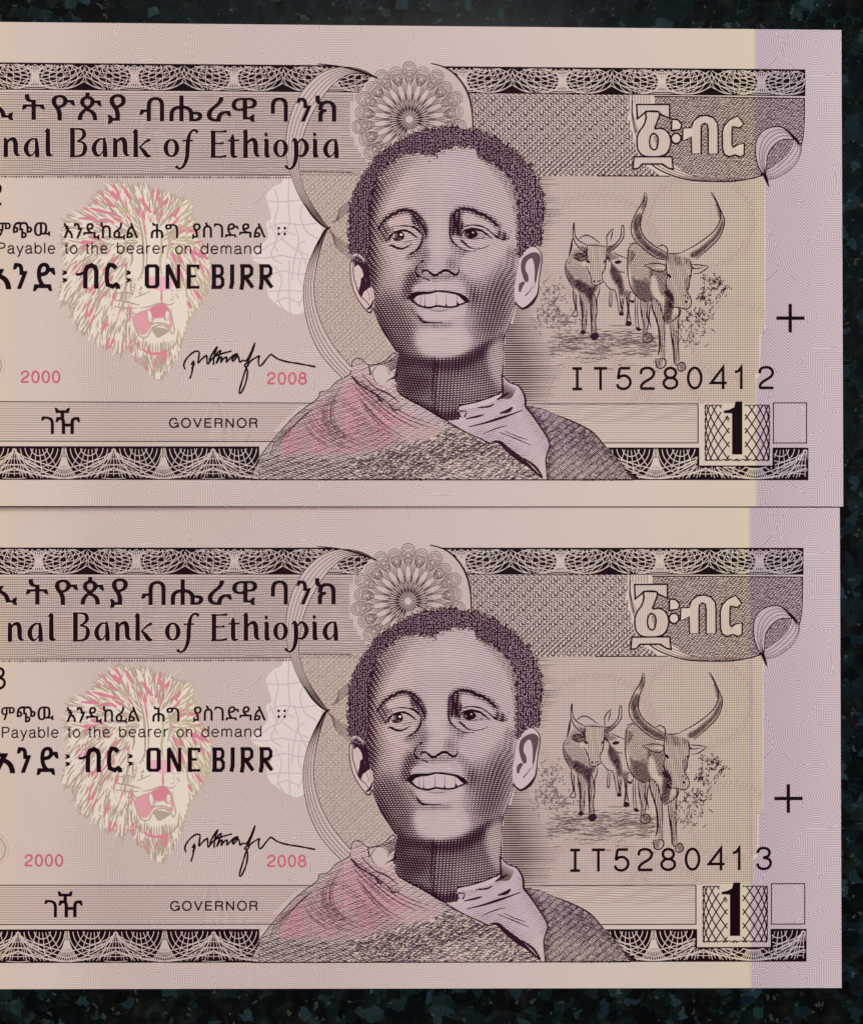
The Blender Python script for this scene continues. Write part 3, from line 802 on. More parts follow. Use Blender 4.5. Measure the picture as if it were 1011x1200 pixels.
# ብ and ር drawn with the blunt pen
stk(val, [(452, 668), (478, 668), (500, 655), (500, 655)][:3], 3.0, T=L5)
stk(val, [(508, 752), (508, 650), (520, 624), (545, 614), (566, 626), (573, 650), (573, 752)], 5.2, T=L5)
stk(val, [(690, 632), (672, 614), (650, 612), (638, 636), (634, 690), (640, 728), (668, 740), (690, 728), (700, 735), (702, 754)], 5.0, T=L5)
def P5(pts): return R5(pts)
O_ = [(-54, 628), (-46, 614), (-14, 614), (14, 614)]
def oo(ink, x0, x1, y0, y1, w, h):
    c = 3.2
    ink.fill([(x0+c, y0), (x1-c, y0), (x1, y0+c), (x1, y1-c), (x1-c, y1), (x0+c, y1), (x0, y1-c), (x0, y0+c)], 'black', 5,
             holes=[[(x0+w, y0+h+1), (x0+w+1, y0+h), (x1-w-1, y0+h), (x1-w, y0+h+1), (x1-w, y1-h-1), (x1-w-1, y1-h), (x0+w+1, y1-h), (x0+w, y1-h-1)]])
oo(val, 170.0, 187.2, 310.3, 338.6, 5.0, 3.6)
stk(val, [(196.6, 339), (196.6, 311)], 4.4); stk(val, [(196.4, 310.6), (209.0, 338.2)], 4.8); stk(val, [(209.6, 338.6), (209.6, 310.4)], 3.6)
stk(val, [(221.6, 310.4), (221.6, 339)], 5.0); stk(val, [(219.5, 312.2), (232.6, 312.2), (232.6, 316)], 3.0); stk(val, [(220, 324.3), (230, 324.3)], 3.0); stk(val, [(219.5, 337.2), (234, 337.2)], 3.2)
stk(val, [(251, 310.4), (251, 339)], 5.0); stk(val, [(248, 312.2), (258.5, 312.2), (260.6, 315), (260.6, 321), (257.6, 324.2), (252, 324.2)], 3.8); stk(val, [(252, 324.2), (258.5, 324.2), (261.2, 328), (261.2, 334), (258.5, 337.2), (248, 337.2)], 4.0)
stk(val, [(272.3, 310.4), (272.3, 332), (270.6, 339)], 4.8)
for x in (0, 22.4):
    stk(val, [(284.4+x, 310.4), (284.4+x, 332), (283+x, 340)], 4.8); stk(val, [(281.6+x, 312.2), (292.5+x, 312.2), (295+x, 315), (295+x, 321), (291.6+x, 324.4), (286+x, 324.4)], 4.0)
    stk(val, [(287.5+x, 325), (296.4+x, 337.6)], 4.6)
val.build('value_lettering', note)

def one(name, words, mat, bold, T):
    k = Ink()
    for w in words: lay(w[0], w[1], w[2], w[3], w[4], T, k, bold, mat)
    return k.build(name, note)
ident = lambda p: p
yr = Ink(); grot(yr, "2000", 25.2, 70.8, 448.6, 13.0, 2.0, 'red', caps=14., gap=2.4); yr.build('year_lettering', note)
yr = Ink(); grot(yr, "2008", 313.4, 359.4, 450.4, 13.0, 2.0, 'red', caps=14., gap=2.4); yr.build('year_lettering', note)
gv = Ink(); grot(gv, "GOVERNOR", 198.2, 302.0, 501.4, 10.6, 1.7, caps=14., gap=3.2); gv.build('governor_lettering', note)
gg = Ink()
S4 = Z(0, 390, 2.5275)
lay("ገ", 124, 160, 250, 300, S4, gg, .35); lay("ዥ", 164, 238, 224, 300, S4, gg, .3)
gg.build('amharic_governor_lettering', note)

# signature
SG = Z(205, 395, 5.777)
sg = Ink()
for st in ([(70, 220), (62, 190), (80, 150), (120, 110), (150, 98), (166, 108), (162, 145), (160, 178), (185, 150), (215, 128), (218, 150), (222, 185), (240, 165), (262, 140)],
           [(128, 162), (124, 200), (116, 245), (104, 282)], [(112, 190), (126, 170), (130, 190), (116, 215)],
           [(232, 160), (258, 110), (285, 70), (284, 80), (268, 125), (262, 188)], [(262, 150), (290, 110), (312, 95), (300, 130), (282, 182), (300, 150), (318, 140), (312, 175), (330, 150), (352, 140), (350, 172), (372, 150), (400, 125), (424, 118), (418, 140), (394, 165), (390, 150), (420, 128), (434, 145), (440, 172), (462, 160), (480, 165), (500, 140), (520, 95), (542, 45)],
           [(270, 135), (320, 115), (382, 98)], [(542, 45), (530, 85), (512, 135), (490, 175), (472, 195), (478, 205), (496, 196), (500, 182), (520, 160), (556, 138), (572, 132), (566, 160), (572, 196), (590, 190), (615, 158), (648, 122), (668, 132), (700, 152), (760, 170), (850, 185), (950, 204)],
           [(492, 195), (478, 230), (462, 280), (444, 340), (436, 378), (448, 380), (470, 340), (486, 290), (492, 240), (486, 205)]):
    q = smooth([(x, y) for x, y in st], 4)
    s = SG([(a, b) for a, b in q]); n = len(s)
    sg.ribbon(s, 'black', 5, w=1.65+.5*np.abs(np.sin(np.arange(n)*.13)), cap=.3)
sg.build('signature', note)

# serial numbers
SS = lambda p: p
def glyph(ch, x, y, sx=1., sy=1., w=2.6):
    """typewriter-like figures on a 18 x 27 body, pen lines of even weight"""
    def q(*pts): return [(x+a*sx, y+b*sy) for a, b in pts]
    D = {
     'I': [[(1, 1.3), (12.5, 1.3)], [(6.8, 1.3), (6.8, 25.7)], [(1, 25.7), (12.5, 25.7)]],
     'T': [[(0.4, 1.3), (15.6, 1.3)], [(8, 1.3), (8, 27)]],
     '1': [[(1, 7), (5, 5.5), (8.2, 1), (8.2, 27)]],
     '4': [[(15.2, 27), (15.2, 1), (1.2, 19.5), (19.4, 19.5)]],
    }
    C = {
     '5': [[(16.2, 1.3), (4.2, 1.3)], 's', [(4.2, 1.3), (3.0, 8), (2.4, 13.0), (6.5, 10.4), (11.5, 10.6), (15.6, 14.2), (16.6, 19), (13.8, 24), (8.6, 25.9), (3.2, 24.4), (1.0, 20.6)]],
     '2': ['s', [(1.4, 8.2), (2.6, 3.4), (7.0, 1.3), (12.6, 1.8), (16.4, 5.4), (16.0, 10.2), (12.6, 13.8), (7, 17.2), (2.6, 21.2), (1.5, 25.7)], [(1.4, 25.7), (17.6, 25.7)]],
     '3': ['s', [(1.2, 6.8), (3.6, 2.4), (8.6, 1.2), (13.6, 2.8), (15.2, 6.8), (13.4, 10.8), (8.0, 12.6)], 's', [(8.0, 12.6), (14.2, 14.2), (16.6, 18.4), (14.8, 23.4), (9.4, 25.9), (3.4, 24.4), (1.0, 19.8)]],
    }
    out = []
    if ch in D: out = [q(*s) for s in D[ch]]
    elif ch in C:
        f = False
        for s in C[ch]:
            if s == 's': f = True; continue
            out.append(smooth(q(*s), .9) if f else q(*s)); f = False
    elif ch == '0': out = [[(x+(8.8+7.6*math.cos(t))*sx, y+(13.5+12.2*math.sin(t))*sy) for t in np.linspace(0, 2*math.pi, 41)]]
    elif ch == '8': out = [[(x+(8.8+6.4*math.cos(t))*sx, y+(7.2+5.9*math.sin(t))*sy) for t in np.linspace(0, 2*math.pi, 33)], [(x+(8.8+7.8*math.cos(t))*sx, y+(19.4+6.4*math.sin(t))*sy) for t in np.linspace(0, 2*math.pi, 37)]]
    return out
def serial(num, xs, y0, parent, name='serial_number', slope=-.006, gap=1.):
    k = Ink()
    for ch, x in zip(num, xs):
        y = y0+slope*(x-xs[0])
        for s in glyph(ch, x, y, sy=.985): 
            if len(s) > 6: k.ribbon(s, 'black', 5, w=3.05, cap=.1)
            else: k.poly_line(s, 'black', 5, 3.1)
    return k.build(name, parent)
XS = [669.2, 695.2, 721.6, 749.0, 776.2, 804.6, 831.4, 859.6, 888.0]
XSL = [x-903.5+.0 for x in XS]
for num, tgt in (("IT5280412", 1), ("IT5280413", 2)):
    def mk(parent, num=num):
        return [serial(num, XS, 431.0, parent), serial(num, XSL, 215.6, parent)]
    if tgt == 1:
        for o in mk(note): o['only_first'] = 1
    else: SECOND.append(mk)
pl = Ink()
pl.fill([(909, 371.4), (923.3, 371.4), (923.3, 356.8), (927.1, 356.8), (927.1, 371.4), (942.0, 371.4), (942.0, 375.3), (927.1, 375.3), (927.1, 390), (923.3, 390), (923.3, 375.3), (909, 375.3)], 'black', 5)
pl.build('plus_mark', note)

# ---- large outlined value
SB = Z(735, 105, 6.74)
ov = Ink()
def outl(pts, closed=True, holes=(), sm=False, w=1.5):
    P = SB(pts)
    if sm: P = [tuple(p) for p in smooth(P, 1.2, True)]
    hs = [[tuple(p) for p in smooth(SB(h), 1.2, True)] for h in holes]
    ov.fill(P, 'paper', 3, holes=hs)
    for loop in [P]+hs:
        if len(loop) > 16: ov.ribbon(np.array(loop), 'ink', 4, w=w+.35, closed=True)
        else:
            L = [tuple(p) for p in loop]; m = ((L[0][0]+L[-1][0])/2, (L[0][1]+L[-1][1])/2)
            ov.poly_line([m]+L+[m], 'ink', 4, w+.35)
outl([(70, 122), (330, 122), (330, 232), (262, 200), (245, 180), (145, 176), (120, 200), (76, 235)])
outl([(50, 535), (348, 535), (360, 632), (322, 625), (275, 592), (115, 592), (85, 625), (42, 632)])
outl([(148, 180), (246, 182), (236, 250), (214, 312), (262, 310), (310, 335), (338, 390), (336, 450), (308, 505), (262, 530), (200, 535), (130, 528), (88, 492), (74, 440), (76, 380), (96, 330), (128, 285), (145, 230)], sm=True,
     holes=[[(205, 350), (235, 375), (240, 420), (228, 468), (206, 480), (182, 462), (172, 420), (180, 372)]])
outl([(348, 238), (395, 242), (428, 280), (415, 320), (345, 328)])
outl([(382+38*math.cos(t), 390+40*math.sin(t)) for t in np.linspace(0, 2*math.pi, 24, endpoint=False)], sm=True)
outl([(436, 308), (500, 306), (520, 250), (565, 215), (620, 208), (675, 225), (708, 270), (713, 330), (713, 512), (634, 512), (634, 320), (628, 280), (606, 270), (584, 285), (580, 325), (580, 510), (505, 512), (500, 375), (468, 400), (432, 408)])
outl([(868, 212), (915, 275), (880, 308), (842, 300), (828, 295), (822, 340), (822, 440), (832, 462), (870, 436), (920, 430), (918, 520), (885, 535), (848, 520), (800, 535), (762, 515), (748, 470), (746, 340), (760, 290), (800, 245)])
for i, x in enumerate(np.arange(742, 875, 2.6)):
    Y = np.arange(118, 200, 1.)
    ov.ribbon(np.c_[x+0*Y, Y], 'light', 3.5, w=.5, clip=lambda a, b_: np.ones(np.shape(a), bool) & np.any([inside(SB(s_), a, b_) for s_ in ([(70, 122), (330, 122), (330, 232), (245, 180), (145, 176), (76, 235)], [(50, 535), (348, 535), (360, 632), (275, 592), (115, 592), (42, 632)], [(148, 180), (246, 182), (214, 312), (262, 310), (338, 390), (336, 450), (262, 530), (130, 528), (74, 440), (96, 330)], [(505, 300), (565, 215), (675, 225), (713, 330), (713, 512), (634, 512), (634, 320), (606, 270), (580, 325), (580, 510), (505, 512)], [(868, 212), (880, 308), (822, 340), (822, 440), (918, 520), (800, 535), (746, 470), (746, 340)])], axis=0))
ov.build('outlined_value_lettering', note)

# ---- leaf-shaped knot at the end of the disc
SLF = Z(870, 130, 12.64)
lf = Ink()
T = (330, 950); Q = (770, 420)
outer = SLF([(335, 965), (260, 890), (205, 760), (185, 600), (200, 450), (260, 340), (360, 270), (480, 242), (590, 258), (660, 300), (730, 380), (800, 470), (855, 560), (850, 640), (800, 750), (690, 860), (550, 950), (420, 1000)])
lf.fill([tuple(p) for p in smooth(outer, 1.5, True)], 'paper', 3)
inn = [tuple(p) for p in smooth(SLF([(345, 880), (350, 780), (365, 660), (420, 560), (510, 470), (610, 428), (720, 430), (735, 450), (725, 530), (660, 640), (560, 740), (450, 820)]), 1.5, True)]
for i, y in enumerate(np.arange(160, 202, 1.7)):
    X = np.arange(895, 932, .9)
    lf.ribbon(np.c_[X, y+.5*np.sin(X*1.7+i*2)], 'violet', 3.6, w=.45+.8*RNG.random(len(X)), clip=lambda x, yy: inside(inn, x, yy))
left = [[(335, 965), (260, 890), (205, 760), (185, 600), (200, 450), (260, 340), (360, 270), (480, 242), (590, 258), (700, 350), (770, 420)],
        [(330, 960), (290, 880), (250, 760), (245, 620), (280, 470), (370, 350), (480, 295), (600, 290), (700, 350), (770, 420)],
        [(328, 960), (300, 860), (280, 740), (290, 620), (340, 480), (430, 380), (530, 330), (640, 330), (770, 420)],
        [(330, 960), (315, 860), (305, 750), (325, 620), (400, 490), (500, 405), (600, 375), (700, 385), (770, 425)],
        [(335, 940), (345, 880), (350, 780), (365, 660), (420, 560), (510, 470), (610, 428), (720, 430), (775, 435)]]
right = [[(345, 890), (450, 820), (560, 740), (660, 640), (725, 530), (745, 440)], [(345, 930), (470, 870), (600, 760), (700, 650), (770, 540), (775, 440)],
         [(345, 965), (480, 920), (640, 800), (750, 690), (810, 580), (795, 470)], [(350, 990), (500, 960), (680, 840), (790, 720), (845, 600), (815, 490)], [(360, 1020), (520, 985), (700, 870), (810, 740), (858, 610), (850, 520), (820, 480)]]
for i, s in enumerate(left): lf.ribbon(smooth(SLF([(a, b_, 14 if i in (0, 4) else 10) for a, b_ in s]), 1), 'ink' if i in (0, 4) else 'mid', 4)
for i, s in enumerate(right): lf.ribbon(smooth(SLF([(a, b_, 12 if i in (0, 4) else 9) for a, b_ in s]), 1), 'mid', 4)
lf.ribbon(smooth(SLF([(640, 270, 6), (690, 330, 26), (745, 395, 46), (790, 440, 40), (825, 500, 26), (800, 470, 4)]), 1), 'ink', 5)
lf.ribbon(smooth(SLF([(260, 930, 6), (310, 950, 38), (340, 1010, 46), (365, 1080, 28), (390, 1140, 4)]), 1), 'ink', 5)
lf.ribbon(smooth(SLF([(320, 860, 8), (325, 920, 20), (335, 980, 30)]), 1), 'ink', 5)
lf.build('leaf_ornament', note)

# ---- denomination square
SD = Z(810, 465, 6.74)
dn = Ink()
keep = lambda x, y: (x > 825.4) & (x < 901) & (y > 474.2) & (y < 541.4) & ~((x > 854.2) & (x < 872.0) & (y < 536)) & ~((x > 845) & (x < 855) & (y > 476) & (y < 487.5))
for sgn in (-1, 1):
    for k in range(-10, 10):
        t = np.linspace(0, math.pi*.5, 60)
        for d in (-1, 1):
            x = 863.2+sgn*38.2*np.sin(t); y = 473+k*16.1+d*(t-math.pi/4)*50+8
            dn.ribbon(np.c_[x, y], 'ink', 3, w=1.35, clip=keep)
for x, s in ((853.6, -1), (872.6, 1)):
    Y = np.arange(487 if s < 0 else 475, 537, .8); 
    tri = np.abs(((Y-481)/16.1) % 1-.5)*2
    dn.ribbon(np.c_[x-s*(-.2)+s*4.6*tri*.0, Y], 'ink', 3, w=.01)
X = np.arange(826, 900.5, .7)
dn.ribbon(np.c_[X, 540.2-1.3*np.abs(np.sin(X*math.pi/7.6))], 'ink', 3, w=1.1)
dn.ribbon(np.c_[X, 474.8+.9*np.abs(np.sin(X*math.pi/5.6))], 'ink', 3, w=1.0, clip=lambda x, y: ~((x > 846) & (x < 872)))
for x in (826.0, 900.6):
    Y = np.arange(475, 540, .7); dn.ribbon(np.c_[x+.5*np.sin(Y*.8), Y], 'ink', 3, w=1.0)
dn.ribbon([(852, 487.5), (849.5, 489.5), (853.5, 494.5)], 'ink', 3, w=1.0)
dn.fill([tuple(p) for p in SD([(345, 40), (398, 40), (398, 458), (318, 458), (318, 134), (252, 131), (252, 114), (300, 103), (335, 85)])], 'black', 5)
dn.build('denomination_numeral', note)
# ------------------------------------------------------------------ crescent, rosette, arcs
cr = Ink()
crp = [tuple(p) for p in smooth(CR_OUT, 2)]+[tuple(p) for p in smooth(CR_IN[::-1], 2)]
cr.fill(crp, 'paper', 2.6)
co = smooth(CR_OUT, 1.2); ci = smooth(CR_IN, 1.2)
u = np.linspace(0, 1, 150)
def at(c, t): 
    d = np.r_[0, np.cumsum(np.hypot(*np.diff(c[:, :2], axis=0).T))]; d /= d[-1]
    return np.c_[np.interp(t, d, c[:, 0]), np.interp(t, d, c[:, 1])]
A, B = at(co, u), at(ci, u)
for f in (0, .2, .4, .6, .8, 1.0):
    cr.ribbon(A*(1-f)+B*f, 'ink' if f in (0, 1.0) else 'mid', 3, w=np.interp(u, [0, .08, .2, .8, .92, 1], [1.0, .9, .75, .75, 1.3, 1.6]))
# disc behind the rosette on the right
disc = [(440, 84), (470, 76), (505, 74.5)]+[tuple(p) for p in smooth(arcR, 2)]+[(545, 172), (470, 172), (425, 160), (420, 110)]
cr.fill(disc, 'paper', 2.4)
cr.ribbon(smooth([(a, b_, 1.2+.9*math.sin(i/8*math.pi)) for i, (a, b_) in enumerate(arcR)], 1.5), 'ink', 3.2)
cr.ribbon(smooth([(372, 75.5, .8), (395, 78, 1.2), (418, 83, 2.2), (442, 92, 1.8)], 1.2), 'ink', 3.2)
cr.fill([(374, 71), (374, 75.0), (395, 77.2), (418, 82.2), (446, 93), (446, 71)], 'paper', 2.55)
for x in np.arange(507, 553, 2.7):
    Y = np.arange(78, 172, 1.); cr.ribbon(np.c_[x+0*Y, Y], 'light', 2.7, w=.5, clip=lambda a, b_: inside(disc, a, b_) & no_sil(a, b_))
# second arc, sweeping down to the cloth
C1 = [(384.5, 267.5), (377, 277), (368, 294), (360, 315), (356, 338), (357, 362), (363, 388), (374, 412), (388, 430), (402, 444)]
C2 = [(384.5, 267.5), (379, 281), (374, 298), (370, 318), (368, 338), (370, 358), (376, 378), (386, 398), (398, 415), (413, 432)]
cc1, cc2 = smooth(C1, 1.2), smooth(C2, 1.2)
A, B = at(cc1, u), at(cc2, u)
cr.fill([tuple(p) for p in A]+[tuple(p) for p in B[::-1]], 'paper', 2.6)
for f in (0, .22, .45, .7, 1.0): cr.ribbon(A*(1-f)+B*f, 'mid' if 0 < f < 1 else 'violet', 3, w=np.interp(u, [0, .1, .3, 1], [1.6, 1.6, .8, .9]), clip=no_sil)
# short sheaf to the right of the knot
for i in range(6):
    cr.ribbon(smooth([(383+i*1.5, 268+i*1.2), (393, 277+i*2.2), (402, 284+i*2.5), (411, 288+i*3.0)], 1), 'mid', 3, w=.8, clip=no_sil)
    cr.ribbon(smooth([(388+i*2, 262-i*.5), (397, 257-i*2.0), (405, 251-i*2.2), (412, 247-i*2.6)], 1), 'mid', 3, w=.7, clip=no_sil)
cr.ribbon(smooth([(357, 240, 1.2), (366, 253, 2.2), (377, 264, 2.0), (386, 269, 1.)], 1), 'ink', 3.4)
cr.ribbon(smooth([(388, 266.5, 1), (382, 270, 2.8), (376, 280, 2.6), (372, 290, .8)], 1), 'ink', 3.4)
cr.build('crescent_ornament', note)

rs = Ink()
PET = 22
vis = lambda x, y: no_sil(x, y)
th = np.linspace(0, 2*math.pi, 44)
for k in range(PET):
    a = -math.pi/2+k*2*math.pi/PET
    ca, sa = math.cos(a), math.sin(a); ta = (-sa, ca)
    def loop(r0, lr, lt, w, mat='mid', e=1.0):
        r = r0+lr*np.cos(th); t = lt*np.sin(th)*(1+.35*np.cos(th)*e)
        rs.ribbon(np.c_[ROS[0]+ca*r-sa*t, ROS[1]+sa*r+ca*t], mat, 3, w=w, clip=vis)
    big = 1.0 if k % 2 == 0 else .93
    loop(56*big, 11.5, 7.5, .75); loop(56*big, 9.0, 5.8, .65); loop(55*big, 6.5, 4.0, .65); loop(54*big, 4.0, 2.2, .6)
    loop(48, 7, 5.2, .7); loop(46, 5, 3.4, .6)
    loop(36, 15, 5.0, .6); loop(33, 13, 3.4, .6)
    loop(27, 17, 3.0, .55); loop(60*big, 3.2, 5.8, .55)
    rs.ribbon([(ROS[0]+ca*4, ROS[1]+sa*4, .5), (ROS[0]+ca*12, ROS[1]+sa*12, 2.0), (ROS[0]+ca*22, ROS[1]+sa*22, 1.0), (ROS[0]+ca*30, ROS[1]+sa*30, .2)], 'violet', 3.4, clip=vis)
    b_ = a+math.pi/PET
    rs.ribbon([(ROS[0]+math.cos(b_)*10, ROS[1]+math.sin(b_)*10, .4), (ROS[0]+math.cos(b_)*24, ROS[1]+math.sin(b_)*24, .9), (ROS[0]+math.cos(b_)*38, ROS[1]+math.sin(b_)*38, .3)], 'mid', 3.2, clip=vis)
rs.build('rosette', note)

# ---- see-through register patch (pale rounded rosette with net)
rp_ = Ink()
patch = smooth([(333, 207), (345, 207), (352, 225), (366, 245), (378, 262), (373, 285), (362, 310), (357, 335), (359, 360), (350, 369), (338, 366), (326, 358), (316, 350), (313, 338), (318, 325), (310, 312), (297, 306), (296, 296), (306, 288), (314, 278), (312, 262), (318, 256), (314, 240), (312, 230), (320, 220), (330, 215)], 2, True)
rp_.fill([tuple(p) for p in patch], 'bluish', .5)
inp = lambda x, y: inside(patch, x, y)
net = [[(312, 236), (330, 237), (352, 235), (366, 238)], [(339, 208), (338, 236), (340, 262)], [(314, 268), (330, 262), (352, 264), (372, 262)], [(322, 222), (326, 240), (322, 262), (328, 275)], [(356, 238), (352, 252), (358, 270), (372, 280)],
       [(300, 300), (315, 288), (330, 280), (340, 262)], [(316, 262), (324, 280), (318, 300), (330, 310)], [(330, 280), (345, 292), (362, 300)], [(296, 302), (312, 303), (330, 300), (345, 303), (368, 305)], [(345, 262), (350, 282), (345, 305), (342, 330)],
       [(318, 322), (334, 318), (350, 322), (364, 320)], [(339, 305), (339, 340), (340, 368)], [(314, 342), (335, 341), (358, 342)], [(322, 312), (330, 328), (326, 350), (332, 362)], [(352, 306), (350, 326), (356, 342), (350, 360)], [(320, 356), (335, 350), (352, 356)], [(326, 296), (322, 286), (332, 272), (346, 276)], [(358, 282), (350, 290), (360, 312)]]
for s in net: rp_.ribbon(smooth(s, 1.5), 'grey', 1.0, w=1.35, clip=inp)
rp_.build('see_through_register', note)
# ghost roundel at the left edge
gr_ = Ink()
for r, mt_ in ((30, 'rose'), (26, 'grey'), (22, 'light'), (18, 'grey')):
    gr_.ribbon([(-20+r*math.cos(t), 429+r*.82*math.sin(t)) for t in np.linspace(0, 2*math.pi, 80)], mt_, 1, w=1.2)
gr_.build('ghost_roundel', note)
# ------------------------------------------------------------------ the engraved portrait
FACE = smooth(SF([(150, 660), (140, 560), (142, 460), (160, 380), (190, 320), (240, 250), (300, 195), (380, 175), (460, 190), (500, 165), (560, 150), (630, 160), (680, 200), (740, 235), (800, 290), (835, 340), (855, 400), (858, 500), (856, 650), (842, 870)]) +
    [(602, 361), (597, 379), (591.5, 396), (589, 420), (588.6, 440), (588.4, 460)] + [(575, 466), (556, 472), (537, 477.5), (541, 489), (524, 494), (497, 478), (470, 463), (464, 452), (463.5, 434), (466, 416), (457, 402), (447.8, 387), (439.5, 368), (436, 352)] + SF([(172, 850), (165, 760)]), 2, True)
HAIRP = smooth(HAIR_OUT + SF([(905, 610), (870, 640), (852, 665), (848, 600), (850, 500), (846, 410), (832, 345), (795, 292), (745, 242), (700, 222), (672, 205), (640, 168), (600, 160), (560, 158), (520, 168), (490, 178), (470, 192), (445, 198), (415, 190), (380, 186), (340, 192), (300, 202), (262, 230), (232, 262), (205, 300), (185, 345), (172, 400), (164, 450), (160, 520), (162, 590), (158, 650), (150, 690), (120, 690)]), 1.5, True)

tn = Tone(400, 140, 640, 500, 0.245)
P = lambda pts: [tuple(p) for p in SF(pts)]
# large masses
tn.poly(P([(130, 700), (140, 420), (200, 300), (300, 195), (320, 210), (290, 300), (250, 360), (210, 440), (200, 560), (215, 700), (190, 860), (150, 860)]), .62, 7)
tn.poly(P([(150, 660), (150, 430), (190, 340), (220, 330), (190, 450), (185, 620), (190, 860), (170, 860)]), .78, 4)
tn.poly(P([(300, 200), (380, 190), (420, 230), (330, 260), (250, 350), (240, 300)]), .40, 8)
tn.blob(*SF([(520, 300)])[0], 45, 24, -.10); tn.blob(*SF([(480, 560)])[0], 10, 26, -.12); tn.blob(*SF([(300, 700)])[0], 14, 16, -.06); tn.blob(*SF([(700, 640)])[0], 20, 22, -.05)
# right hair line shade
tn.poly(P([(700, 210), (800, 290), (845, 400), (850, 560), (835, 560), (815, 420), (760, 320), (690, 240)]), .33, 3)
# cheeks and jaw
tn.poly(P([(640, 800), (720, 770), (800, 650), (820, 700), (815, 850), (790, 960), (740, 1060), (650, 1090), (610, 1030), (630, 930)]), .42, 8)
tn.poly(P([(690, 830), (790, 750), (805, 880), (770, 990), (700, 1040), (660, 960)]), .58, 7)
tn.poly(P([(800, 640), (822, 640), (820, 880), (800, 900)]), .46, 3)
tn.poly(P([(185, 850), (240, 820), (330, 870), (370, 960), (420, 1050), (430, 1110), (300, 1130), (240, 1050), (205, 960)]), .62, 8)
tn.poly(P([(185, 870), (215, 900), (280, 1040), (330, 1120), (260, 1100), (210, 990)]), .80, 4)
tn.blob(*SF([(270, 720)])[0], 18, 22, .08)
tn.poly([(486, 392), (500, 384), (530, 384), (548, 392), (550, 404), (538, 414), (510, 418), (492, 412)], .10, 4)
# under the chin and neck
tn.poly([(462, 404), (475, 412), (500, 420), (530, 420), (555, 410), (580, 396), (592, 394), (589, 440), (588, 462), (556, 472), (536, 478), (540, 490), (522, 492), (497, 478), (470, 463), (463, 450), (463, 432)], .60, 2)
tn.poly([(464, 406), (478, 416), (498, 421), (520, 423), (545, 418), (560, 408), (580, 398), (575, 412), (556, 426), (535, 434), (505, 434), (480, 430), (466, 440)], .88, 3.5)
tn.poly([(463, 430), (480, 434), (505, 442), (500, 456), (480, 466), (468, 460)], .82, 5)
tn.poly([(470, 462), (490, 470), (520, 484), (538, 480), (540, 490), (524, 494), (497, 480)], .88, 2)
tn.poly([(572, 408), (590, 400), (588, 456), (578, 446), (572, 428)], .30, 3)
tn.poly([(530, 450), (556, 444), (578, 454), (556, 466), (535, 470)], .52, 5)
# eye sockets
tn.poly(Z(430, 235, 10.11)([(540, 180), (610, 190), (680, 260), (720, 340), (710, 440), (670, 500), (650, 380), (580, 300), (520, 280)]), .78, 1.6)
tn.poly(SE1([(130, 340), (200, 280), (300, 320), (260, 400), (230, 490), (160, 470)]), .62, 2.)
tn.poly(SE1([(640, 480), (690, 480), (640, 600), (540, 690), (450, 700), (500, 640), (600, 590)]), .55, 2.)
tn.poly(SE2([(130, 180), (200, 130), (270, 130), (260, 220), (290, 300), (250, 380), (240, 440), (190, 400), (160, 420), (120, 400), (115, 280)]), .82, 1.6)
tn.poly(SE2([(120, 420), (160, 500), (260, 580), (330, 610), (250, 660), (170, 600), (120, 500)]), .50, 2)
tn.poly(SE2([(700, 360), (770, 380), (820, 450), (760, 470), (680, 440), (640, 380)]), .62, 1.5)
tn.poly(SE2([(280, 150), (450, 190), (600, 280), (690, 400), (620, 390), (480, 295), (300, 300)]), .16, 2)
tn.poly(SE1([(230, 290), (330, 200), (480, 190), (530, 290), (400, 300), (290, 320)]), .20, 2)
# nose and mouth surrounds
tn.blob(*SM([(300, 150)])[0], 7, 8, .30); tn.blob(*SM([(640, 130)])[0], 8, 8, .22); tn.blob(*SM([(220, 300)])[0], 9, 10, .42); tn.blob(*SM([(190, 430)])[0], 8, 8, .45)
tn.line(SM([(330, -130), (345, -40), (330, 60), (300, 130)]), 4, .36, 3); tn.line(SM([(660, -60), (690, 40), (700, 150)]), 3.5, .30, 3)
tn.poly(SM([(300, 250), (420, 262), (560, 240), (700, 262), (640, 300), (420, 310), (320, 300)]), .40, 1.6); tn.line(SM([(215, 250), (165, 360), (140, 480)]), 3.6, .66, 2.2); tn.line(SM([(740, 260), (840, 380), (880, 520), (860, 640)]), 3.2, .44, 3)
tn.poly(SM([(320, 640), (480, 655), (640, 650), (760, 600), (700, 700), (560, 740), (380, 735)]), .16, 2); tn.line(SM([(330, 790), (460, 800), (620, 790)]), 3.4, .40, 2.5)
tn.blob(*SM([(360, 40)])[0], 9, 9, .16); tn.blob(*SM([(470, 20)])[0], 12, 20, -.07); tn.blob(*SM([(870, 480)])[0], 8, 12, .20)
tn.poly(SM([(180, 590), (240, 620), (330, 700), (340, 770), (280, 740), (200, 660)]), .55, 1.6)
tn.poly(SM([(240, 620), (330, 625), (600, 640), (760, 600), (740, 680), (560, 740), (360, 740)]), .12, 2)
tn.poly(SM([(230, 370), (420, 330), (600, 340), (760, 430), (560, 415), (300, 440), (210, 440)]), .14, 2.)
TEETH = smooth(SM([(250, 510), (290, 468), (400, 458), (500, 440), (600, 446), (700, 470), (770, 520), (780, 545), (700, 570), (600, 590), (480, 585), (380, 596), (290, 570)]), 1, True)
tn.line(SE1([(150, 330), (235, 215), (330, 160), (430, 125), (530, 140), (600, 190), (655, 260)]), 3.0, .62, 1.6)
tn.line(SE2([(180, 170), (240, 110), (370, 120), (450, 155), (600, 225), (690, 310)]), 3.0, .62, 1.6)
tn.poly(TEETH, .04, .5)
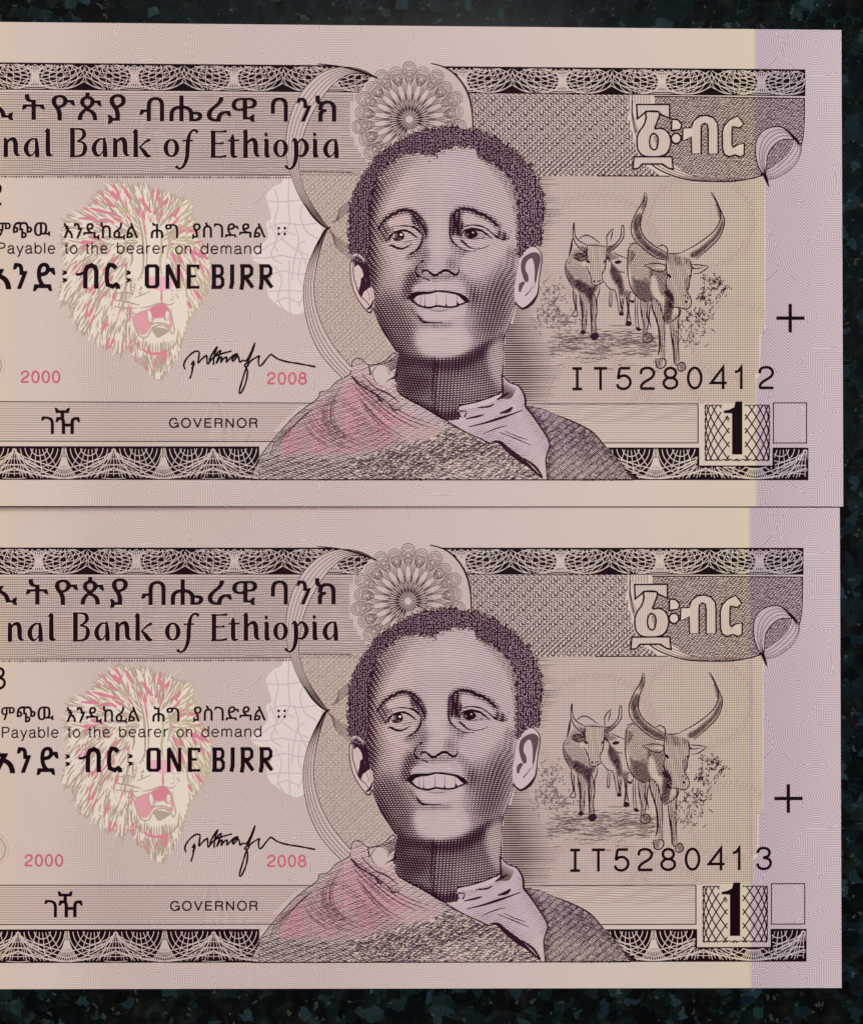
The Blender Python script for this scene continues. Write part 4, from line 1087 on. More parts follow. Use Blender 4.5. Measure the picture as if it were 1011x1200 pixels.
# whites of the eyes
EYE1 = smooth(SE1([(275, 480), (330, 400), (430, 372), (520, 400), (600, 455), (540, 500), (460, 545), (370, 560), (310, 530)]), 1, True)
EYE2 = smooth(SE2([(262, 450), (290, 370), (380, 345), (470, 360), (560, 410), (610, 455), (500, 458), (360, 455)]), 1, True)
tn.poly(EYE1, .26, .7); tn.poly(EYE2, .30, .7)

inF = lambda x, y: inside(FACE, x, y) & ~inside(TEETH, x, y)
fc = Ink()
def engrave(ink, curves, pitch, tone, clip, mat='violet', z=1.5, lo=0., gain=1., dash=0., cross=0.):
    for n, c in enumerate(curves):
        c = np.asarray(c); t = np.clip(tone(c[:, 0], c[:, 1])*gain-lo, 0, 1)
        w = pitch*np.clip(t, 0, .95)
        if dash:
            m = .5+.5*np.cos(2*math.pi*(np.arange(len(c))*.9/dash+.5*(n % 2)))
            k = np.clip((.50-t)/.3, 0, 1)
            w = w*(1-k+k*(.12+1.45*m))
        ink.ribbon(c, mat, z, w=w, clip=clip, minw=.22)
# first set: contour lines bowed over brow, cheeks, chin; second set: leaning lines that cross in the shade
X = np.arange(404, 612, .9)
L1 = []
for y in np.arange(118, 540, 2.75):
    u = (X-512)/88.
    bow = 16*u*u if y < 300 else 16*u*u*(1-(y-300)/80.) if y < 380 else -11*(u*u)*min(1, (y-380)/45.)
    L1.append(np.c_[X, y+bow])
engrave(fc, L1, 2.75, tn, inF, gain=.85, dash=2.75)
L2 = []
for s in np.arange(120, 860, 3.9):
    if True:
        yl = s-(X-404)*1.12+6*np.sin((X-404)/208*math.pi)
        L2.append(np.c_[X, yl])
left = lambda x, y: inF(x, y) & (x < 512)
engrave(fc, L2, 2.9, tn, left, lo=.26, gain=1.15)
L3 = []
for s in np.arange(-40, 520, 2.9):
    L3.append(np.c_[X, s+(X-404)*.66-8*np.sin((X-404)/208*math.pi)])
engrave(fc, L3, 2.9, tn, lambda x, y: inF(x, y) & (x >= 505), lo=.22, gain=1.05)
# fine upright offset tint below the engraving
for x in np.arange(405, 640, 2.6):
    Y = np.arange(150, 500, 2.)
    fc.ribbon(np.c_[x+0*Y, Y], 'lilac' if x > 486 else 'rose', .5, w=.7 if x > 486 else 1.25-.9*max(0., (x-455)/32.), clip=lambda a, b_: inside(SIL, a, b_))
# edges
def R(k, pts, T, mat='violet', z=2.4, cap=.1, g=1.0):
    q = smooth(T(pts), .7); q[:, 2] *= g
    k.ribbon(q, mat, z, cap=cap)
ident2 = lambda p: p
R(fc, [(436, 358, .8), (440, 369, 1.2), (448, 387, 1.5), (457, 401, 1.5), (465, 413, 1.4)], ident2)
R(fc, [(604.5, 354, .8), (602, 364, .9), (597, 380, .9), (591, 397, .9), (589.5, 420, .9), (588.6, 440, 1.3), (588.2, 459, 1.6)], ident2)
R(fc, [(464, 452, 1.2), (470, 463, 1.7), (497, 478, 1.9), (524, 494, 1.4)], ident2, mat='ink')
R(fc, [(588, 460, 1.4), (572, 467, 1.6), (556, 472, 1.6), (540, 475.5, 1.8), (536.5, 479, 1.6), (539, 484, 1.6), (542, 490, 1.8)], ident2, mat='ink')
fc.fill([tuple(p) for p in TEETH], 'paper', .7)
for x in np.arange(484, 548, 2.6): fc.ribbon(np.c_[np.full(40, x), np.linspace(340, 362, 40)], 'lilac', .8, w=.8, clip=lambda a, b_: inside(TEETH, a, b_))
face = fc.build('portrait', note)

# hair: solid ground with curling light strands
hr = Ink()
bump = HAIRP.copy()
d = np.r_[0, np.cumsum(np.hypot(*np.diff(bump[:, :2], axis=0).T))]
nrm = np.gradient(bump[:, :2], axis=0); nrm = np.c_[-nrm[:, 1], nrm[:, 0]]/(np.hypot(nrm[:, 0], nrm[:, 1])[:, None]+1e-9)
bump[:, :2] += nrm*(.45*np.sin(d*.9)+.4*np.sin(d*1.7+1)+.35*np.sin(d*.37))[:, None]
hr.fill([tuple(p[:2]) for p in bump], 'violet', 3)
rg = np.random.default_rng(11)
bx = bump[:, :2].min(0), bump[:, :2].max(0)
n = 0
gx_, gy_ = np.meshgrid(np.arange(bx[0][0]-2, bx[1][0]+2, 3.0), np.arange(bx[0][1]-2, bx[1][1]+2, 2.5))
XY = np.c_[gx_.ravel(), gy_.ravel()]+rg.uniform(-.8, .8, (gx_.size, 2))
XY = XY[inside(HAIRP, XY[:, 0], XY[:, 1])]
for x, y in XY:         # light gaps between the curls: small S-shaped strokes, laid across the skull's curve
    a = math.atan2(y-290, x-520)+math.pi/2+rg.normal(0, .7); L = rg.uniform(2.6, 4.4); cv = rg.choice((-1, 1))*rg.uniform(.8, 1.5)
    t = np.linspace(-.5, .5, 6); ang = a+cv*np.sin(t*5.5)
    dx = np.cumsum(np.cos(ang))*L/6; dy = np.cumsum(np.sin(ang))*L/6
    hi = .42+.30*math.exp(-((x-612)/24)**2-((y-235)/50)**2)+.16*math.exp(-((x-540)/60)**2-((y-160)/12)**2)
    hr.ribbon(np.c_[x+dx-dx[3], y+dy-dy[3]], 'strand', 3.5, w=(hi+.18*rg.random())*np.array([.3, .9, 1.1, 1.1, .9, .3])*1.1)
inner = HAIRP[int(len(HAIRP)*.46):]
for _ in range(420):    # loose curls that soften the hairline
    i = rg.integers(0, len(inner)); x, y = inner[i, :2]; v = np.array([520-x, 275-y]); v = v/np.hypot(*v); e = abs(rg.normal(0, 2.6))
    x, y = x+v[0]*e, y+v[1]*e; a = rg.uniform(0, 2*math.pi); t = np.linspace(0, 3.4, 6); r = rg.uniform(.7, 1.3)
    hr.ribbon(np.c_[x+r*np.cos(a+t), y+r*np.sin(a+t)], 'violet', 3.1, w=.55, clip=lambda a_, b_: inside(SIL, a_, b_) & ((b_ < 300)))
for _ in range(800):   # curls along the rim and the hairline
    i = rg.integers(0, len(bump)); x, y = bump[i, :2]+rg.normal(0, 1.0, 2)
    a = rg.uniform(0, 2*math.pi); t = np.linspace(0, 4.2, 7); r = rg.uniform(.7, 1.4)
    hr.ribbon(np.c_[x+r*np.cos(a+t), y+r*np.sin(a+t)], 'violet', 3.2, w=.75)
hr.build('hair', face)

# eyes
def brow(T, pts, k):
    q = smooth(T(pts), .55); n = len(q)
    tg = np.gradient(q[:, :2], axis=0); tg /= np.hypot(*tg.T)[:, None]; nn = np.c_[-tg[:, 1], tg[:, 0]]
    for i in range(0, n, 1):
        w = q[i, 2]*(.6+.5*RNG.random()); c = q[i, :2]; d = nn[i]*.8+tg[i]*.6
        k.ribbon([c-d*w*.56, c, c+d*w*.56], 'ink' if i % 2 else 'violet', 2.6, w=[.15, .85, .15])
def feature(name, jobs, fills=(), parent=face, g=1.0):
    k = Ink()
    for pts, T, mat, z in fills: k.fill([tuple(p) for p in smooth(T(pts), .7, True)], mat, z)
    for j in jobs:
        if name == 'eyebrow': brow(j[0], j[1], k); continue
        T, pts = j[0], j[1]; mat = j[2] if len(j) > 2 else 'ink'
        R(k, pts, T, mat, 2.6, g=g)
    return k.build(name, parent)
feature('eyebrow', [(SE1, [(128, 350, 16), (165, 292, 34), (235, 215, 40), (330, 155, 42), (430, 120, 50), (530, 130, 44), (600, 175, 34), (655, 232, 22)]),
                    (SE1, [(520, 150, 16), (560, 200, 40), (620, 250, 40), (670, 320, 36), (700, 390, 30), (690, 460, 10)], 'violet')], g=1.1)
feature('eyebrow', [(SE2, [(165, 180, 14), (205, 128, 32), (280, 100, 38), (370, 112, 44), (450, 150, 52), (530, 178, 44), (600, 220, 36), (655, 275, 38), (700, 315, 16)]),
                    (SE2, [(150, 140, 6), (170, 220, 40), (200, 300, 60), (235, 380, 40), (240, 430, 10)], 'violet')], g=1.1)
circ = lambda cx, cy, rx, ry, n=20: [(cx+rx*math.cos(t), cy+ry*math.sin(t)) for t in np.linspace(0, 2*math.pi, n, endpoint=False)]
feature('eye', [(SE1, [(228, 490, 22), (262, 440, 12), (310, 360, 6), (300, 320, 8), (400, 305, 12), (500, 310, 14), (570, 330, 26), (625, 375, 26), (640, 400, 8)]),
                (SE1, [(262, 492, 12), (285, 430, 17), (335, 380, 20), (430, 358, 26), (500, 378, 24), (560, 418, 20), (600, 452, 8)]),
                (SE1, [(256, 545, 10), (300, 540, 28), (350, 565, 26), (410, 576, 24), (470, 556, 16), (530, 520, 8)]),
                (SE1, [(658, 385, 8), (655, 470, 20), (630, 540, 26), (565, 610, 20), (480, 655, 12)]),
                (SE1, [(300, 440, 8), (340, 470, 30), (400, 475, 14)], 'violet'), (SE1, [(430, 500, 5), (500, 490, 6), (580, 465, 5)], 'mid')],
        [(circ(385, 425, 56, 58), SE1, 'ink', 2.2), (circ(404, 410, 16, 14), SE1, 'cream', 2.9), (circ(385, 462, 30, 12), SE1, 'mid', 2.4), (circ(350, 420, 14, 30), SE1, 'mid', 2.3)])
feature('eye', [(SE2, [(290, 312, 12), (380, 296, 14), (480, 306, 16), (560, 342, 14), (620, 392, 14), (690, 447, 16), (760, 466, 14), (822, 452, 6)]),
                (SE2, [(256, 442, 10), (268, 392, 17), (325, 350, 22), (420, 343, 26), (500, 366, 24), (560, 407, 18), (625, 458, 8)]),
                (SE2, [(270, 452, 6), (360, 455, 7), (460, 458, 7), (545, 440, 6)]),
                (SE2, [(132, 330, 14), (125, 420, 22), (160, 500, 20), (230, 560, 14), (320, 602, 12), (430, 602, 7)]),
                (SE2, [(245, 470, 20), (300, 515, 26), (345, 555, 16), (430, 578, 8), (520, 566, 10), (600, 530, 5)], 'violet')],
        [(circ(372, 402, 80, 50), SE2, 'ink', 2.2), (circ(395, 385, 13, 9), SE2, 'grey', 2.9), (circ(325, 410, 22, 14), SE2, 'mid', 2.4)])
feature('nose', [(SM, [(315, 242, 12), (330, 212, 20), (370, 206, 18), (420, 244, 26), (460, 260, 26), (500, 236, 24), (560, 206, 30), (610, 216, 26), (650, 244, 26), (690, 250, 24), (715, 215, 14), (712, 180, 5)]),
                 (SM, [(345, 95, 14), (290, 125, 12), (262, 165, 12), (246, 215, 16), (270, 262, 26), (310, 278, 16)]), (SM, [(320, 285, 8), (370, 300, 16), (400, 318, 8)]),
                 (SM, [(430, 325, 5), (520, 320, 6), (600, 318, 4)], 'mid')])
mo = [(SM, [(150, 512, 8), (205, 490, 60), (250, 462, 50), (320, 450, 34), (400, 446, 26), (480, 430, 18), (545, 434, 20), (630, 444, 22), (705, 462, 28), (770, 505, 50), (800, 530, 40), (835, 540, 6)]),
      (SM, [(200, 520, 30), (235, 550, 22), (290, 588, 20), (390, 607, 22), (480, 590, 22), (570, 600, 20), (660, 598, 20), (740, 568, 18), (800, 545, 20)]),
      (SM, [(270, 690, 14), (330, 758, 24), (420, 768, 16), (540, 766, 6)], 'violet'), (SM, [(400, 635, 4), (500, 642, 8), (600, 632, 4)], 'mid'),
      (SM, [(700, 545, 6), (700, 575, 26)]), (SM, [(575, 560, 4), (576, 592, 24)]), (SM, [(350, 575, 4), (350, 600, 22)]), (SM, [(470, 560, 4), (470, 590, 16)])]
for x in (300, 345, 470, 575, 690): mo.append((SM, [(x, 466, 4), (x+2, 520, 5), (x, 580, 9)], 'mid'))
feature('mouth', mo)
ea = Ink()
earL = [tuple(p) for p in smooth(SA1([(130, 205), (160, 180), (215, 190), (270, 250), (290, 330), (330, 420), (350, 540), (380, 640), (385, 760), (375, 800), (340, 868), (300, 852), (230, 765), (160, 645), (115, 500), (103, 340)]), .9, True)]
ea.fill(earL, 'paper', 3.1)
ea.fill([tuple(p) for p in smooth(SA1([(170, 205), (215, 215), (250, 250), (270, 330), (275, 420), (290, 500), (335, 560), (300, 600), (262, 630), (240, 680), (205, 620), (222, 540), (232, 470), (258, 440), (240, 365), (195, 310), (158, 335), (156, 270)]), .9, True)], 'violet', 3.3)
ea.fill([tuple(p) for p in smooth(SA1([(270, 250), (310, 300), (330, 420), (350, 560), (325, 570), (285, 480), (270, 400)]), .9, True)], 'violet', 3.3)
for pts, mt_ in (([(128, 205, 8), (104, 320, 9), (115, 500, 10), (160, 645, 10), (230, 765, 11), (300, 850, 14), (340, 866, 20), (372, 805, 12)], 'violet'), ([(205, 182, 8), (152, 250, 9), (140, 400, 10), (172, 545, 11), (222, 670, 12), (290, 735, 9), (330, 790, 9)], 'violet'),
            ([(300, 830, 20), (345, 800, 30), (380, 720, 12)], 'violet'), ([(300, 600, 6), (330, 680, 8), (320, 720, 6)], 'mid'), ([(345, 590, 4), (360, 680, 6), (355, 740, 4)], 'mid')):
    R(ea, pts, SA1, mt_, 3.6)
for x in np.arange(411, 438, 2.6): ea.ribbon(np.c_[np.full(60, x), np.linspace(298, 368, 60)], 'rose', 3.2, w=1.0, clip=lambda a, b_: inside(earL, a, b_) & (a > 415.5))
ea.build('ear', face)
ea = Ink()
earR = [tuple(p) for p in smooth(SA2([(290, 330), (350, 240), (420, 195), (480, 205), (530, 260), (546, 340), (530, 470), (512, 600), (500, 740), (460, 820), (390, 890), (320, 925), (270, 890), (235, 848), (225, 700), (255, 500)]), .9, True)]
ea.fill(earR, 'paper', 3.1)
for q in ([(300, 430), (320, 340), (390, 282), (470, 262), (525, 300), (528, 370), (505, 470), (480, 600), (458, 610), (462, 500), (455, 400), (430, 335), (390, 350), (360, 400), (355, 470), (385, 530), (388, 600), (350, 605), (315, 520)],
          [(272, 690), (282, 635), (318, 606), (350, 618), (330, 655), (312, 690), (300, 726), (280, 724)]):
    ea.fill([tuple(p) for p in smooth(SA2(q), .9, True)], 'furink', 3.3)
for x in np.arange(603, 636, 2.6): ea.ribbon(np.c_[np.full(80, x), np.linspace(288, 364, 80)], 'lilac', 3.2, w=.95, clip=lambda a, b_: inside(earR, a, b_))
for pts in ([(285, 330, 9), (350, 240, 8), (420, 195, 8), (480, 205, 10), (530, 260, 12), (546, 340, 14), (530, 470, 13), (512, 600, 12), (498, 740, 18), (452, 828, 34), (390, 890, 34), (322, 922, 26), (268, 888, 18), (235, 846, 20)], [(350, 775, 14), (400, 722, 9), (440, 662, 7)], [(470, 620, 6), (455, 680, 5)]):
    R(ea, pts, SA2, 'violet', 3.6)
ea.build('ear', face)

# ------------------------------------------------------------------ the clothing
CLOTH = smooth([(294.5, 562), (300, 545), (309, 530), (320, 516), (333, 501), (350, 484), (372, 467.5), (375, 460), (385, 457.5), (394, 448), (407, 441), (411, 437), (413.5, 424), (422, 420.5), (433, 428), (450, 424), (461, 414), (466, 419), (465, 432), (463, 448), (470, 463), (497, 478), (524, 494), (544, 505), (566, 518), (590, 524), (612, 541), (630, 556), (636, 562)], 1.5, True)
cl = Tone(285, 405, 750, 570, .22)
cl.poly([(296, 561), (312, 534), (360, 536), (410, 537), (440, 532), (470, 520), (520, 505), (560, 512), (600, 535), (625, 561)], .50, 4)
cl.poly([(410, 548), (440, 536), (480, 525), (520, 508), (560, 514), (590, 530), (600, 548), (560, 556), (500, 560), (440, 562)], .66, 5)
cl.poly([(500, 560), (540, 540), (600, 545), (620, 561)], .40, 4)
cl.line([(372, 480), (385, 500), (400, 515)], 7, .42, 4); cl.line([(352, 488), (375, 482), (392, 470)], 4, .45, 3)
cl.line([(405, 472), (430, 498), (462, 515), (480, 525)], 3.2, .50, 2.5); cl.line([(420, 500), (450, 522)], 8, .36, 4)
cl.line([(418, 446), (440, 462), (470, 480)], 3, .55, 1.5); cl.line([(445, 470), (470, 486), (505, 502)], 4, .36, 3)
cl.poly([(340, 500), (372, 476), (372, 500), (350, 520), (330, 530)], .24, 4)
cl.poly([(470, 478), (500, 492), (520, 505), (490, 520), (460, 510), (440, 490)], .14, 4)
cl.poly([(618, 480), (650, 487), (672, 495), (694, 507), (711, 526), (740, 562), (640, 562), (641, 520), (632, 500)], .55, 3)
cl.blob(680, 512, 22, 12, .12, 35); cl.blob(660, 545, 14, 12, -.12); cl.line([(618, 478), (632, 500), (642, 520), (640, 560)], 4, .75, 2); cl.line([(662, 488), (700, 512), (724, 545)], 4, .72, 2)
cl.blob(690, 552, 20, 8, -.1)
sh = Ink()
inC = lambda x, y: inside(CLOTH, x, y)
rg = np.random.default_rng(5)
nzx = lambda X, s, i: .8*np.sin(X*.35+s*1.7)+.7*np.sin(X*.83+s*2.9+i)+.4*np.sin(X*1.9+s)
X = np.arange(290, 642, .9)
for i, y in enumerate(np.arange(400, 640, 1.95)):
    Y = y+.55*nzx(X, i, 0)+(X-440)*.10*np.where(X < 440, 1., -1.6)
    r_ = rg.random(len(X)); r_ = np.convolve(r_, [.5, .5], 'same')
    w = 2.2*np.clip(cl(X, Y)+.04, 0, .8)*(.35+1.1*r_)
    sh.ribbon(np.c_[X, Y], 'furink' if i % 3 else 'violet', 1.5, w=w, clip=inC, minw=.2)
FUR = lambda x, y: inside(CLOTH, x, y) & (y > 536-np.clip((x-420)*.28, 0, 32))
for _ in range(1500):
    x, y = rg.uniform(410, 632), rg.uniform(506, 561)
    if not FUR(np.array([x]), np.array([y]))[0]: continue
    dd = float(cl(np.array([x]), np.array([y]))[0]); a = -.55+.25*math.sin(x*.05)+rg.normal(0, .2); L = rg.uniform(3, 8)
    t = np.linspace(-.5, .5, 5)
    sh.ribbon(np.c_[x+L*t*math.cos(a), y+L*t*math.sin(a)+.6*np.cos(t*4)], ('furink' if rg.random() < .6 else 'violet') if rg.random() < .3+dd*.55 else 'sandlight', 1.8, w=np.array([.2, .9, 1.1, .8, .2])*.8, clip=inC)
for pts in ([(294.5, 562, .8), (300, 545, .9), (309, 530, 1.), (320, 516, 1.), (333, 501, 1.), (350, 484, 1.), (372, 467.5, 1.1), (375, 460, 1.), (385, 457.5, .9), (394, 448, .9), (407, 441, 1.1), (411, 437, 1.2), (413.5, 424, .9), (422, 420.5, 1.), (433, 428, 1.), (450, 424, 1.1), (461, 414, 1.1), (466, 419, 1.2), (465, 432, 1.2), (463, 448, 1.2)],
            [(322, 520, .5), (340, 504, 1.), (352, 492, 1.6), (366, 480, .8)], [(412, 441, 2), (420, 450, 2.2), (432, 458, 1.5), (448, 468, 1.2)], [(425, 440, .8), (440, 455, 1.4), (455, 462, 1.8), (468, 472, .8)],
            [(432, 428, 1.), (434, 438, 1.8), (433, 441, .5)], [(441, 430, .8), (436, 438, 1.), (440, 448, .8)], [(440, 462, 1), (446, 470, 2.2), (450, 468, .8)], [(455, 474, .8), (462, 481, 2.), (470, 480, .8)],
            [(518, 494, .6), (544, 506, 1.), (572, 519, 1.2), (580, 520, .8)], [(432, 428, .6), (448, 427, 1.), (462, 422, 1.1)]):
    sh.ribbon(smooth(pts, .8), 'violet' , 2.4)
sh.fill([tuple(p) for p in smooth([(433, 434), (442, 429), (455, 432), (462, 444), (452, 452), (440, 447), (434, 442)], .8, True)], 'paper', 2.2)
for i in range(7): sh.ribbon(smooth([(452+i*1.6, 449-i*1.2, .3), (457+i*1.4, 445-i*.8, 1.3), (463, 441-i*1.2+3, .8)], .8), 'violet', 2.5)
for y in np.arange(417, 434, 2.2): sh.ribbon([(450+(y-417)*.3, y+8, .2), (458, y+5, 1.), (465, y, 1.)], 'violet', 2.3, clip=inC)
# folds: bundles of long lines that follow the drape
def bundle(k, a, b_, n, mat, w, clip, jit=.35):
    A_, B_2 = smooth(a, 1.2), smooth(b_, 1.2); u_ = np.linspace(0, 1, 60)
    A_, B_2 = at(A_, u_), at(B_2, u_)
    for i in range(n):
        f = (i+rg.normal(0, jit))/max(1, n-1); lo, hi2 = rg.uniform(0, .25), rg.uniform(.7, 1)
        env = np.clip((u_-lo)/.15, 0, 1)*np.clip((hi2-u_)/.2, 0, 1)
        k.ribbon(A_*(1-f)+B_2*f, mat, 1.9, w=w*env*(.6+.6*rg.random(60)), clip=clip, minw=.15)
inC2 = lambda x, y: inC(x, y)
bundle(sh, [(414, 440), (440, 462), (475, 486), (520, 502)], [(406, 450), (428, 480), (452, 505), (478, 522)], 9, 'violet', .95, inC2)
bundle(sh, [(372, 470), (384, 492), (410, 512), (440, 526)], [(350, 487), (362, 508), (384, 524), (415, 533)], 8, 'furink', .9, inC2)
bundle(sh, [(404, 446), (392, 470), (392, 495), (408, 515)], [(386, 459), (378, 480), (380, 500), (396, 518)], 6, 'furink', .85, inC2)
bundle(sh, [(350, 488), (340, 505), (330, 530)], [(334, 502), (322, 518), (312, 540)], 7, 'mid', .9, inC2)
shawl = sh.build('shawl', note)
# pink weave tint on the shawl
cl.line([(470, 466), (497, 482), (524, 497)], 2.5, .1, 1.5)
pk = Tone(285, 405, 640, 570, 0.0)
pk.poly([(326, 528), (340, 505), (372, 478), (400, 452), (425, 450), (450, 470), (478, 490), (500, 505), (470, 515), (440, 533), (380, 536), (330, 535)], .40, 7)
pk.poly([(326, 530), (345, 502), (368, 492), (360, 520), (346, 536), (328, 536)], .54, 8)
pk.blob(440, 500, 26, 16, .14); pk.blob(425, 460, 16, 12, .12); pk.poly([(480, 490), (520, 500), (500, 516), (470, 516)], .22, 4)
pt = Ink()
inPk = lambda x, y: inC(x, y) & (y < 535.5) & (x > 326)
for i, x in enumerate(np.arange(326, 520, 2.5)):
    Y = np.arange(415, 536, .8); t = pk(x+0*Y, Y)
    pt.ribbon(np.c_[x+0*Y, Y], 'magenta', .8, w=2.5*np.clip(t*.92, 0, .98)*(.8+.3*np.cos(Y*2.4+i*math.pi)), clip=inPk, minw=.12)
pt.build('pink_tint', shawl)

# collar: white fold with upright lilac lines
cg = Ink()
COLL = [tuple(p) for p in smooth(SR([(84, 290), (80, 280), (180, 262), (260, 235), (310, 205), (318, 180), (312, 92), (330, 100), (355, 132), (398, 150), (425, 185), (436, 220), (441, 262), (470, 300), (520, 372), (556, 430), (570, 470), (556, 515), (545, 560), (556, 600), (555, 650), (530, 650), (470, 590), (400, 540), (340, 490), (290, 455), (240, 458), (180, 425), (110, 395), (20, 342), (70, 338), (102, 330)]), 1, False)]
cg.fill(COLL, 'paper', 2.6)
for i, x in enumerate(np.arange(520, 648, 2.55)):
    Y = np.arange(438, 563, 1.2)
    cg.ribbon(np.c_[x+0*Y, Y], 'lilac', 2.7, w=np.where(Y < 535, 1.3, .5), clip=lambda a, b_: inside(COLL, a, b_), minw=.16)
for pts in ([(312, 88, 9), (318, 180, 10), (312, 208, 10)], [(312, 88, 8), (355, 132, 7), (400, 150, 8), (428, 190, 10), (438, 222, 12), (441, 262, 12), (470, 300, 9), (520, 372, 9), (556, 430, 8), (570, 470, 7)],
            [(570, 470, 7), (550, 540, 9), (552, 600, 7), (556, 655, 6)], [(20, 342, 7), (110, 395, 6), (200, 437, 7), (240, 458, 9), (262, 462, 6)], [(120, 328, 6), (180, 315, 12), (215, 305, 6)],
            [(130, 372, 4), (220, 350, 10), (300, 325, 14), (360, 305, 9), (422, 282, 5)], [(300, 298, 6), (345, 285, 20), (368, 266, 10)], [(180, 268, 5), (240, 262, 10), (270, 248, 6)], [(285, 225, 6), (320, 205, 16), (350, 188, 8)],
            [(85, 285, 10), (120, 290, 6), (110, 318, 9)], [(210, 410, 3), (280, 380, 6), (340, 365, 3)], [(300, 400, 3), (380, 432, 6), (470, 470, 3)], [(330, 395, 3), (400, 425, 5), (450, 440, 3)],
            [(255, 452, 6), (300, 455, 18), (350, 500, 26), (410, 550, 22), (460, 585, 16), (530, 648, 8)], [(340, 480, 8), (420, 545, 16), (480, 600, 10), (520, 640, 6)], [(430, 540, 6), (490, 585, 14), (530, 640, 8)]):
    R(cg, pts, SR, 'violet', 3.)
ct = Tone(515, 430, 655, 570, .10); ct.line([(588, 445), (592, 462), (570, 470), (545, 480)], 5, .42, 3); ct.line([(613, 466), (622, 492), (636, 512), (642, 530)], 5, .36, 4); ct.line([(560, 508), (590, 520), (620, 545)], 7, .34, 4); ct.blob(590, 495, 20, 10, .14, 20)
XC = np.arange(518, 652, 1.)
for i, y in enumerate(np.arange(400, 580, 2.3)):
    YC = y+.28*(XC-585)+.5*np.sin(XC*.5+i)
    cg.ribbon(np.c_[XC, YC], 'furink', 2.8, w=2.1*np.clip(ct(XC, YC), 0, .8)*(.7+.5*rg.random(len(XC))), clip=lambda a, b_: inside(COLL, a, b_), minw=.15)
for i in range(9): R(cg, [(330+i*7, 140+i*3, 3), (318+i*6, 190+i*2, 7), (300+i*6, 222, 3)], SR, 'mid', 2.9)
cg.build('shirt_collar', note)

# right shoulder of the cloak
SHO = smooth([(614, 476), (635, 479), (650.6, 486.4), (672, 495), (694, 507), (711.5, 526.6), (724.6, 539.7), (733, 551), (741, 562.3), (640, 562.3), (640, 545), (643, 520), (636, 505), (626, 490)], 1.5, True)
ck = Ink(); inS = lambda x, y: inside(SHO, x, y)
Xs = np.arange(610, 745, .9)
for i, s in enumerate(np.arange(300, 640, 1.95)):
    Y = s+.42*(Xs-610)+.7*np.sin(Xs*.8+i*1.3)+.5*np.sin(Xs*1.7+i*2.)
    r_ = np.convolve(rg.random(len(Xs)), [.5, .5], 'same')
    w = 2.5*np.clip(cl(Xs, Y)*1.0, 0, .9)*(.35+1.1*r_)
    ck.ribbon(np.c_[Xs, Y], 'furink' if i % 2 else 'violet', 1.5, w=w*.9, clip=inS, minw=.2)
for i, x in enumerate(np.arange(612, 700, 2.55)):
    Y = np.arange(474, 536, 1.5); ck.ribbon(np.c_[x+0*Y, Y], 'lilac', .8, w=1.0, clip=inS)
ck.ribbon(smooth([(616, 476.5, 1.), (635, 480, .8), (650.6, 486.4, .9), (672, 495, 1.6), (694, 507, 1.5), (711.5, 526.6, 1.2), (724.6, 539.7, 1.), (741, 562, .9)], 1), 'violet', 2.4)
ck.build('cloak_shoulder', note)
# ------------------------------------------------------------------ ruled field behind the cattle
fd = Ink()
fd.fill([(883.6, 205.5), (896, 206), (896.5, 300), (896, 385), (891, 395), (890, 440), (884.5, 445), (884.5, 472), (883.6, 472)], 'sand', .3)
redge = lambda y: 896-6*(y > 392)-5*(y > 440)
hump = lambda X, y: sum(np.exp(-((np.hypot(X-cx, (y-cy)*1.15)-r)/5.)**2) for cx, cy, r in ((700, 290, 70), (820, 260, 62), (860, 400, 50), (700, 470, 60), (780, 490, 46)))
X = np.arange(592, 897, 1.1)
for i, y in enumerate(np.arange(207.5, 472.5, 2.7)):
    h = hump(X, y)
    Y = y+.9*np.clip(h, 0, 1)*np.sin(X*.95+i*.9)
    fd.ribbon(np.c_[X, Y], 'light', 1.0, w=.72+.30*np.clip(h, 0, 1), clip=lambda x, yy: no_sil(x, yy) & (x < redge(yy)))
for i, x in enumerate(np.arange(600, 897, 2.62)):
    Y = np.arange(207, 472.5, 2.2)
    fd.ribbon(np.c_[x+0*Y, Y], 'tan' if x > 760 else 'light', .9, w=.62, clip=lambda a, b_: no_sil(a, b_) & (a < redge(b_)))
X = np.arange(586, 700, 1.5)
rg = np.random.default_rng(21)
for i, y in enumerate(np.arange(208.4, 472.5, 2.7)):
    end = 640+14*math.sin(y/31.)+rg.normal(0, 5)
    w = 1.45*np.clip((end-X)/42., 0, 1)
    fd.ribbon(np.c_[X, y+0*X], 'violet', 1.2, w=w, clip=no_sil, minw=.1)
fd.build('ruled_field', note)

